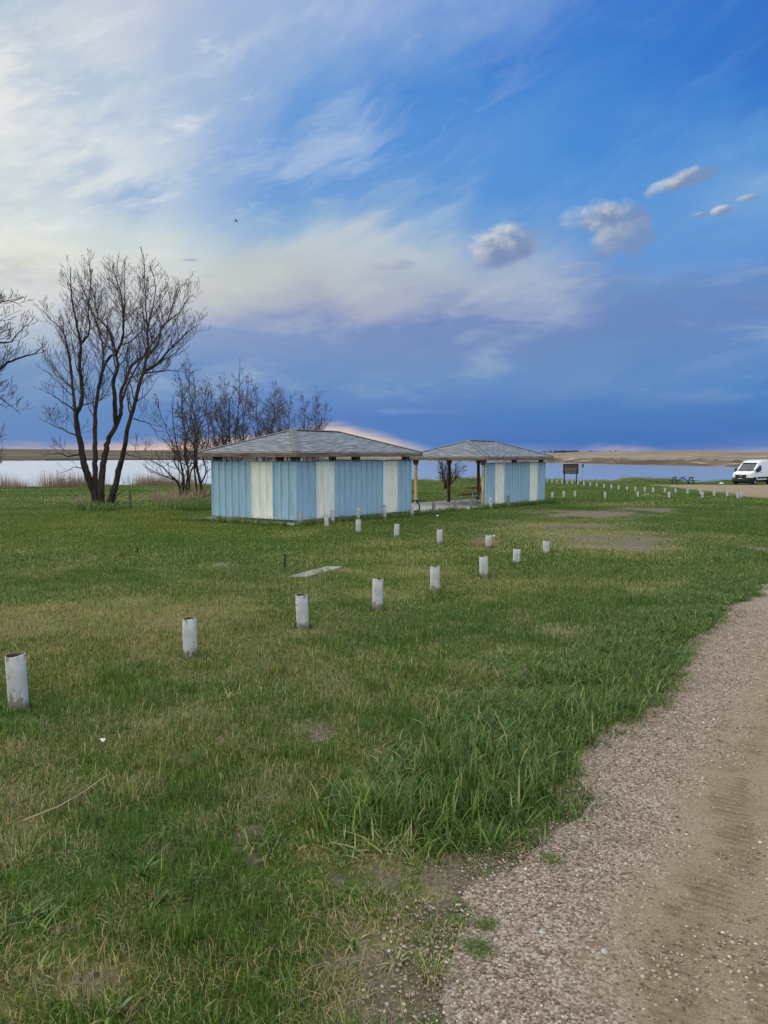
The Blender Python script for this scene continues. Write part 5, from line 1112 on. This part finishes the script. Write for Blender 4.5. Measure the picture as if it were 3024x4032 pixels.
# shore reeds
reed = [make_patch('reed_patch', 80, 1.6, (.5, 1.5), .022, M['reed'], .16, .0, 180 + i, 3) for i in range(3)]
def shore_line(name, label, x0_, x1_, n_, dep, protos, hs, off=0.):
    xx = x0_ + (x1_ - x0_) * rng.random(n_); yy = shore_y(xx) + off + (rng.random(n_) - .5) * dep; zz = ground_h(xx, yy); k_ = rng.random(n_) < sstep(.25, .6, fbm(xx * .35 + 4, yy * 0 + 9, 3)) + .15; xx, yy, zz = xx[k_], yy[k_], zz[k_]; m_ = len(xx); s = .7 + .6 * rng.random(m_)
    scatter(name, label, 'reeds', protos, np.stack([xx, yy, np.maximum(zz, LAKE - .2)], 1), rng.random(m_) * 6.283, np.stack([s, s, s * hs * (.55 + .7 * rng.random(m_))], 1), rng.integers(0, len(protos), m_), dict(dry=np.full(m_, .5), hue=np.full(m_, .2)))
shore_line('reeds', 'pinkish dry reeds along the shore at the left', -48, -19, 190, 5., reed, .95, -1.)
sparse = [make_patch('sparse_reed', 16, 1.6, (.4, 1.6), .016, M['reed'], .14, .0, 190 + i, 3) for i in range(3)]
shore_line('shore_weeds', 'thin dry weeds standing along the shore against the water', -19, 34, 150, 3., sparse, .75, -.5)
shore_line('shore_grass', 'straw coloured grass fringe at the top of the bank', -45, 34, 420, 3., [make_patch('fringe', 120, 1.2, (.12, .35), .02, M['drygrass'], .4, 0, 200 + i, 2) for i in range(2)], .8, -1.)
shore_line('bank_bushes', 'low green growth along the bank', 2, 34, 170, 4., [make_patch('bankgreen', 160, 1.2, (.15, .42), .03, M['lush'], .5, 0, 210 + i, 2) for i in range(2)], .9, -2.5)
# far wood on the skyline
def far_wood():
    t = []; r = np.random.default_rng(3); V_, F_ = [], []; base = 0
    for i in range(900):
        px = r.choice([r.uniform(2180, 2275), r.uniform(2130, 2190), r.uniform(2290, 2470)], p=[.72, .16, .12]); Dd = 1870 + r.normal(0, 12); el = float(crest_el(np.array((px - 1512) / F))); zc = CAM + Dd * el + r.uniform(-1, 4.) * (1 if px < 2280 else .5); xx = (px - 1512) / F * Dd; s_ = r.uniform(.7, 1.9)
        q_ = r.normal(0, 1, (3, 3)) * s_; V_.append(q_ + np.array([xx, Dd, zc])); F_.append(np.array([[0, 1, 2]]) + base); base += 3
    o = link(bpy.data.objects.new('distant_wood', fast_mesh('distant_wood', np.concatenate(V_), np.concatenate(F_), simple('distant_foliage', (.035, .045, .045), .95, 0, .3, .1), smooth=False))); tag(o, 'dark line of distant trees on the far skyline right of the shelters', 'wood', kind='stuff')
far_wood()

# ------------------------------------------------------------------ birds
def bird(px, py, D, s, label, bank):
    p = at_depth(px, py, D); root = empty('bird', p); tag(root, label, 'bird'); mb = MB()
    mb.tube([(-.55 * s, 0, 0), (-.4 * s, 0, .02 * s), (-.1 * s, 0, 0), (.25 * s, 0, 0), (.42 * s, 0, .03 * s), (.55 * s, 0, .02 * s), (.64 * s, 0, 0)], [.01 * s, .06 * s, .10 * s, .09 * s, .05 * s, .055 * s, .008 * s], 10)
    mb.add([(-.35 * s, 0, 0), (-.75 * s, -.13 * s, 0), (-.78 * s, .13 * s, 0), (-.35 * s, 0, .02 * s)], [(0, 1, 2), (3, 2, 1), (0, 3, 1), (0, 2, 3)])
    mb.build('body', M['bird'], root, True)
    for g_ in (-1, 1):
        V_ = [(.20 * s, g_ * .06 * s, .03 * s), (.25 * s, g_ * .45 * s, .16 * s), (.05 * s, g_ * 1.0 * s, .08 * s), (-.05 * s, g_ * .5 * s, .13 * s), (-.12 * s, g_ * .06 * s, .02 * s)]
        V2 = [(a_, b_, c_ - .015 * s) for a_, b_, c_ in V_]; mesh_obj('wing', V_ + V2, [(0, 1, 3, 4), (1, 2, 3), (9, 8, 6, 5), (8, 7, 6)] + [(i, i + 5, (i + 1) % 5 + 5, (i + 1) % 5) for i in range(5)], M['bird'], root)
    root.rotation_euler = (R(bank), R(-15), R(25)); return root
bird(929, 870, 60, .30, 'dark bird in flight high above the trees', 50); bird(1541, 1533, 110, .22, 'tiny dark bird far off, low in the sky over the shelters', 5)

# ------------------------------------------------------------------ sky
SUN_AZ, SUN_EL = R(-62), R(17)
w = bpy.data.worlds.new('World'); scene.world = w; w.use_nodes = True; nt = w.node_tree; n = N(nt); bg = nt.nodes['Background']
tc = n.n('ShaderNodeTexCoord').outputs['Generated']; nrm = n.n('ShaderNodeVectorMath', operation='NORMALIZE'); n.l(tc, nrm.inputs[0])
s = n.n('ShaderNodeSeparateXYZ'); n.l(nrm.outputs[0], s.inputs[0]); DX, DY, DZ = s.outputs
AZ = n.m('ARCTAN2', DX, DY); EL = n.m('ARCSINE', n.m('MAXIMUM', n.m('MINIMUM', DZ, 1.), -1.))
def vec(a_, b_, c_=0.):
    q_ = n.n('ShaderNodeCombineXYZ')
    for i, v_ in enumerate((a_, b_, c_)): n.inp(q_.inputs[i], v_)
    return q_.outputs[0]
ang = vec(AZ, EL)
w1 = n.m('SUBTRACT', n.noise(n.map(n.map(ang, rot=(0, 0, R(-20))), (3, 7, 1)), 1.6, 5, .6, .3), .5); w2 = n.m('SUBTRACT', n.noise(n.map(n.map(ang, rot=(0, 0, R(-20))), (3, 7, 1), loc=(5, 2, 7)), 1.9, 6, .62, .3), .5)
hl = n.smooth(EL, .03, .14)                                  # the bands low over the horizon are level and calm
AZw = n.m('ADD', AZ, n.m('MULTIPLY', n.m('MULTIPLY', w1, .30), hl)); ELw = n.m('ADD', EL, n.m('MULTIPLY', n.m('MULTIPLY', w2, .13), n.m('ADD', n.m('MULTIPLY', hl, .95), .05)))
def elp(px, py): d = ray(px, py); return math.atan2(d[2], math.hypot(d[0], d[1]))
def azp(px, py=1795): d = ray(px, py); return math.atan2(d[0], d[1])
cols = [
 (0, [(0, (168, 190, 212)), (300, (182, 198, 214)), (550, (208, 217, 224)), (800, (190, 203, 216)), (1000, (226, 228, 220)), (1100, (212, 213, 202)), (1280, (150, 165, 195)), (1480, (103, 136, 190)), (1690, (90, 128, 190))]),
 (500, [(0, (182, 195, 216)), (200, (172, 190, 216)), (400, (166, 190, 216)), (600, (160, 186, 216)), (790, (120, 160, 212)), (930, (190, 206, 218)), (1050, (206, 209, 206)), (1150, (182, 188, 199)), (1290, (135, 155, 195)), (1500, (96, 132, 190)), (1700, (90, 126, 190))]),
 (1000, [(0, (165, 185, 220)), (200, (150, 178, 218)), (400, (138, 172, 218)), (600, (112, 157, 216)), (750, (104, 155, 216)), (900, (146, 178, 214)), (1000, (188, 197, 206)), (1100, (194, 197, 199)), (1200, (168, 175, 195)), (1300, (130, 150, 195)), (1500, (105, 136, 195)), (1650, (86, 122, 190))]),
 (1300, [(0, (156, 180, 220)), (200, (130, 168, 217)), (400, (105, 155, 215)), (600, (100, 152, 216)), (750, (108, 156, 215)), (900, (150, 180, 214)), (1000, (190, 198, 207)), (1100, (186, 191, 199)), (1200, (166, 172, 195)), (1300, (125, 146, 192)), (1500, (105, 137, 195)), (1640, (82, 120, 190))]),
 (1500, [(0, (148, 175, 220)), (200, (115, 158, 215)), (400, (80, 140, 212)), (550, (86, 146, 215)), (700, (108, 156, 215)), (850, (132, 168, 214)), (950, (186, 196, 208)), (1100, (178, 185, 200)), (1200, (162, 170, 195)), (1300, (120, 142, 190)), (1500, (104, 138, 194)), (1650, (80, 120, 190))]),
 (1670, [(0, (138, 168, 218)), (200, (100, 150, 213)), (400, (78, 139, 212)), (600, (92, 148, 215)), (750, (100, 152, 215)), (850, (125, 165, 214)), (950, (176, 190, 208)), (1100, (175, 183, 202)), (1200, (158, 168, 197)), (1300, (118, 141, 190)), (1500, (103, 137, 194)), (1650, (78, 119, 190))]),
 (2000, [(0, (108, 150, 215)), (200, (68, 130, 210)), (400, (74, 138, 214)), (600, (94, 150, 215)), (750, (86, 146, 215)), (850, (108, 156, 215)), (1000, (152, 173, 210)), (1100, (166, 179, 205)), (1200, (148, 164, 200)), (1300, (114, 138, 190)), (1500, (100, 135, 195)), (1650, (75, 118, 190)), (1745, (70, 111, 186)), (1775, (120, 136, 190))]),
 (2430, [(0, (60, 122, 206)), (200, (56, 121, 206)), (400, (70, 134, 211)), (600, (76, 141, 215)), (800, (95, 151, 217)), (1000, (102, 151, 214)), (1100, (110, 145, 200)), (1200, (106, 136, 192)), (1300, (104, 135, 190)), (1500, (104, 139, 195)), (1600, (76, 121, 190)), (1730, (66, 110, 185))]),
 (2700, [(0, (56, 118, 203)), (200, (54, 118, 203)), (400, (66, 131, 210)), (600, (90, 148, 215)), (800, (98, 151, 216)), (1000, (98, 148, 214)), (1100, (104, 142, 200)), (1300, (102, 135, 192)), (1500, (90, 132, 195)), (1600, (72, 118, 190)), (1740, (66, 110, 185)), (1775, (85, 120, 190))]),
 (3024, [(0, (54, 115, 200)), (200, (52, 115, 200)), (400, (60, 126, 208)), (550, (96, 153, 215)), (650, (122, 168, 218)), (800, (102, 152, 215)), (1000, (96, 146, 214)), (1100, (100, 140, 200)), (1200, (96, 131, 190)), (1350, (108, 140, 198)), (1500, (76, 125, 195)), (1700, (66, 112, 186)), (1755, (95, 122, 188)), (1775, (135, 145, 190))])]
EM = R(90); out = None
for i, (cx_, st) in enumerate(cols):
    stops = [(0.0, lin(st[-1][1]))] + sorted([(elp(cx_, py) / EM, lin(c_)) for py, c_ in st])
    top = stops[-1]; stops += [(min(.55, top[0] + .12), tuple(.5 * a_ + .5 * b_ for a_, b_ in zip(top[1], lin((205, 205, 200))))), (.98, lin((218, 213, 203)))]
    r_ = n.ramp(n.m('DIVIDE', ELw, EM), stops)
    if out is None: out = r_; pa = azp(cx_)
    else: a_ = azp(cx_); out = n.mix(n.smooth(AZw, pa, a_), out, r_); pa = a_
# the sunset break under the storm cloud: its upper edge rises and falls along the horizon
GL = [(0, 1752), (400, 1749), (700, 1738), (1000, 1716), (1180, 1698), (1290, 1672), (1370, 1680), (1500, 1714), (1620, 1746), (1700, 1768), (1790, 1786), (2230, 1788), (2300, 1772), (2350, 1758), (2510, 1757), (2575, 1770), (2640, 1784), (2850, 1780), (3024, 1776)]
A0_, A1_ = azp(-200), azp(3200); nz = lambda px: (azp(px) - A0_) / (A1_ - A0_)
gb = n.ramp(n.m('DIVIDE', n.m('SUBTRACT', AZ, A0_), A1_ - A0_), [(nz(px), (elp(px, py) * 10,) * 3) for px, py in GL])
gn = n.noise(n.map(ang, (6, 40, 1)), 2.2, 6, .62, .5); gbv = n.m('ADD', n.m('MULTIPLY', gb, .1), n.m('MULTIPLY', n.m('SUBTRACT', gn, .5), .020))
gm = n.smooth(n.m('SUBTRACT', gbv, EL), -.008, .014)
gi = n.ramp(n.m('DIVIDE', n.m('SUBTRACT', AZ, A0_), A1_ - A0_), [(0, (.3,) * 3), (nz(0), (.6,) * 3), (nz(500), (.9,) * 3), (nz(1500), (.95,) * 3), (nz(1700), (.6,) * 3), (nz(2200), (.3,) * 3), (nz(2400), (.75,) * 3), (nz(2560), (.6,) * 3), (nz(2700), (.3,) * 3), (1, (.3,) * 3)])
gc = n.ramp(n.m('DIVIDE', n.m('SUBTRACT', AZ, A0_), A1_ - A0_), [(nz(0), lin((206, 172, 168))), (nz(550), lin((250, 212, 175))), (nz(1000), lin((253, 222, 178))), (nz(1500), lin((250, 220, 176))), (nz(1800), lin((205, 185, 185))), (nz(2400), lin((205, 188, 190))), (nz(3024), lin((150, 155, 190)))])
gc = n.mix(n.smooth(gn, .40, .62, 0, .35), gc, lin((240, 205, 190)))
out = n.mix(n.m('MULTIPLY', gm, n.m('MULTIPLY', gi, .88)), out, gc)
# gentle blend so the back of the sky joins up
out = n.mix(n.smooth(n.m('ABSOLUTE', AZ), 1.2, 3.0), out, n.ramp(n.m('DIVIDE', EL, EM), [(0, lin((175, 175, 180))), (.2, lin((200, 198, 192))), (1, lin((218, 213, 203)))]))
# cirrus: long fibres rising to the right
warp = vec(n.m('ADD', AZ, n.m('MULTIPLY', w1, .10)), n.m('ADD', EL, n.m('MULTIPLY', w2, .06)))
fib = n.noise(n.map(n.map(warp, rot=(0, 0, R(-26))), (1.2, 7.5, 1), loc=(3, 1, 0)), 1.8, 7, .62, .25); fib2 = n.noise(n.map(n.map(warp, rot=(0, 0, R(-17))), (2.2, 9, 1), loc=(8, 3, 2)), 3.2, 8, .66, .5)
amp = n.m('MULTIPLY', n.smooth(EL, .20, .33), n.smooth(AZ, .34, -.35, .12, 1.)); amp = n.m('MULTIPLY', amp, n.smooth(n.m('ABSOLUTE', AZ), 1.0, 2.2, 1, .3))
out = n.mix(n.m('MULTIPLY', n.smooth(fib, .50, .72), n.m('MULTIPLY', amp, .65)), out, lin((212, 222, 232)))
out = n.mix(n.m('MULTIPLY', n.smooth(fib2, .52, .74), n.m('MULTIPLY', amp, n.smooth(AZ, -.05, -.35, .28, .7))), out, lin((240, 241, 238)))
out = n.mix(n.m('MULTIPLY', n.smooth(fib, .47, .30), n.m('MULTIPLY', amp, .55)), out, lin((88, 146, 213)))
gd = n.m('SQRT', n.m('ADD', n.m('POWER', n.m('DIVIDE', n.m('SUBTRACT', AZ, azp(-150)), .34), 2.), n.m('POWER', n.m('DIVIDE', n.m('SUBTRACT', EL, elp(0, 640)), .24), 2.)))
out = n.mix(n.m('MULTIPLY', n.smooth(gd, 1.25, .1), n.smooth(n.m('ADD', w1, w2), -.16, .16, .22, .85)), out, lin((246, 244, 236)))
lowm = n.m('MULTIPLY', n.smooth(EL, .04, .10), n.smooth(EL, .28, .20)); soft = n.noise(n.map(ang, (2, 8, 1), (0, 0, R(-6)), (1, 6, 3)), 2.6, 6, .6, .4)
out = n.mix(n.m('MULTIPLY', n.smooth(soft, .52, .72), n.m('MULTIPLY', lowm, .28)), out, lin((190, 198, 212))); out = n.mix(n.m('MULTIPLY', n.smooth(soft, .48, .30), n.m('MULTIPLY', lowm, .25)), out, lin((90, 130, 186)))
out = n.mix(n.m('MULTIPLY', n.smooth(EL, .19, .10), n.m('SUBTRACT', 1., gm)), out, n.mix(1., out, (1.03, 1.10, 1.01), 'MULTIPLY'))
out = n.mix(n.m('MULTIPLY', n.smooth(EL, .16, .22), n.smooth(EL, .40, .28)), out, n.mix(1., out, (.99, 1.012, .985), 'MULTIPLY'))
# small cumulus, sunlit from the left above
cn = n.noise(n.map(ang, (1, 1.4, 1)), 17, 8, .60, .25); cn2 = n.noise(n.map(ang, (1, 1.4, 1), loc=(2, 5, 1)), 38, 6, .6)
def puff(px, py, rx, ry, dens, tilt=0., dark=(124, 144, 182), light=(226, 226, 220), st=.9):
    global out
    a0_, e0_ = azp(px, py), elp(px, py); u_ = n.m('SUBTRACT', AZ, a0_); v_ = n.m('SUBTRACT', EL, e0_); ct, sn = math.cos(tilt), math.sin(tilt)
    uu = n.m('ADD', n.m('MULTIPLY', u_, ct), n.m('MULTIPLY', v_, sn)); vv = n.m('SUBTRACT', n.m('MULTIPLY', v_, ct), n.m('MULTIPLY', u_, sn))
    d = n.m('ADD', n.m('POWER', n.m('ABSOLUTE', n.m('DIVIDE', uu, rx / F)), 2.), n.m('POWER', n.m('ABSOLUTE', n.m('DIVIDE', vv, ry / F)), 2.))
    f = n.m('ADD', n.m('SUBTRACT', 1., d), n.m('MULTIPLY', n.m('SUBTRACT', cn, .5), 2.9)); mask = n.m('MULTIPLY', n.smooth(f, .0, 1.0), dens)
    sh = n.m('ADD', n.m('ADD', n.m('MULTIPLY', n.m('DIVIDE', vv, ry / F), .55), n.m('MULTIPLY', n.m('DIVIDE', uu, rx / F), -.50)), n.m('MULTIPLY', n.m('SUBTRACT', cn2, .5), 1.6))
    c_ = n.mix(n.smooth(sh, -.25, .75), lin(dark), lin(light)); out = n.mix(mask, out, c_)
puff(2680, 712, 140, 36, .95, .20); puff(2375, 865, 160, 80, .95, -.05); puff(2440, 945, 150, 72, .85, 0, (124, 144, 182), (190, 198, 208)); puff(1990, 960, 165, 75, .95, .15); puff(1960, 1015, 130, 50, .75, .1, (118, 138, 182), (170, 180, 198))
puff(1510, 1050, 130, 28, .5, .1, (140, 152, 184), (200, 204, 206)); puff(2840, 828, 40, 18, .8); puff(2750, 845, 40, 12, .6); puff(2950, 780, 45, 14, .6); puff(2300, 1048, 110, 16, .3, 0, (140, 155, 190), (185, 190, 200))
puff(1780, 1240, 120, 26, .7, .3, (110, 132, 184), (135, 152, 194)); puff(745, 1022, 45, 8, .6); puff(810, 1085, 60, 10, .4, 0, (170, 170, 185)); puff(1900, 1180, 200, 45, .35, .4, (170, 180, 205), (205, 208, 214)); puff(2900, 1400, 220, 30, .18, .25, (130, 160, 215), (150, 178, 220)); puff(1640, 1620, 200, 16, .4, 0, (130, 148, 198), (140, 158, 204))
# physical sky in the base, plus the strength that lights the ground
sky = n.n('ShaderNodeTexSky', sky_type='NISHITA', sun_disc=False); sky.sun_elevation = SUN_EL; sky.sun_rotation = SUN_AZ
nis = n.mix(1., sky.outputs[0], (.10, .10, .10), 'MULTIPLY')
tot = n.mix(.03, out, nis)
BOOST = 2.6; over = n.smooth(EL, R(36), R(62)); back = n.m('MULTIPLY', n.smooth(n.m('ABSOLUTE', AZ), 1.0, 2.0), n.smooth(EL, .02, .3)); lift = n.m('ADD', 1., n.m('MULTIPLY', n.m('MAXIMUM', over, back), BOOST - 1))  # unseen sky overhead and behind is brightened to light the ground
vm = n.n('ShaderNodeVectorMath', operation='SCALE'); n.l(tot, vm.inputs[0]); n.l(lift, vm.inputs['Scale'])
n.l(vm.outputs[0], bg.inputs[0]); bg.inputs[1].default_value = 1.0
w.cycles.sampling_method = 'MANUAL'; w.cycles.sample_map_resolution = 512

sun = bpy.data.lights.new('sun', 'SUN'); sun.energy = 1.5; sun.angle = R(22); sun.color = (1, .93, .82); so = bpy.data.objects.new('sun', sun); C.objects.link(so)
d = Vector((math.sin(SUN_AZ) * math.cos(SUN_EL), math.cos(SUN_AZ) * math.cos(SUN_EL), math.sin(SUN_EL))); so.rotation_euler = d.to_track_quat('Z', 'Y').to_euler()

cam = bpy.data.cameras.new('camera'); co_ = bpy.data.objects.new('camera', cam); C.objects.link(co_); co_.location = (0, 0, CAM); co_.rotation_euler = (R(90) - PITCH, 0, 0)
cam.sensor_fit = 'VERTICAL'; cam.sensor_height = 36; cam.lens = F / 4032 * 36; cam.clip_start = .05; cam.clip_end = 6000; scene.camera = co_
scene.view_settings.view_transform = 'Standard'; scene.view_settings.look = 'None'; scene.view_settings.gamma = 1; scene.view_settings.exposure = 0
scene.cycles.max_bounces = 6; scene.cycles.transparent_max_bounces = 4; scene.cycles.use_denoising = True
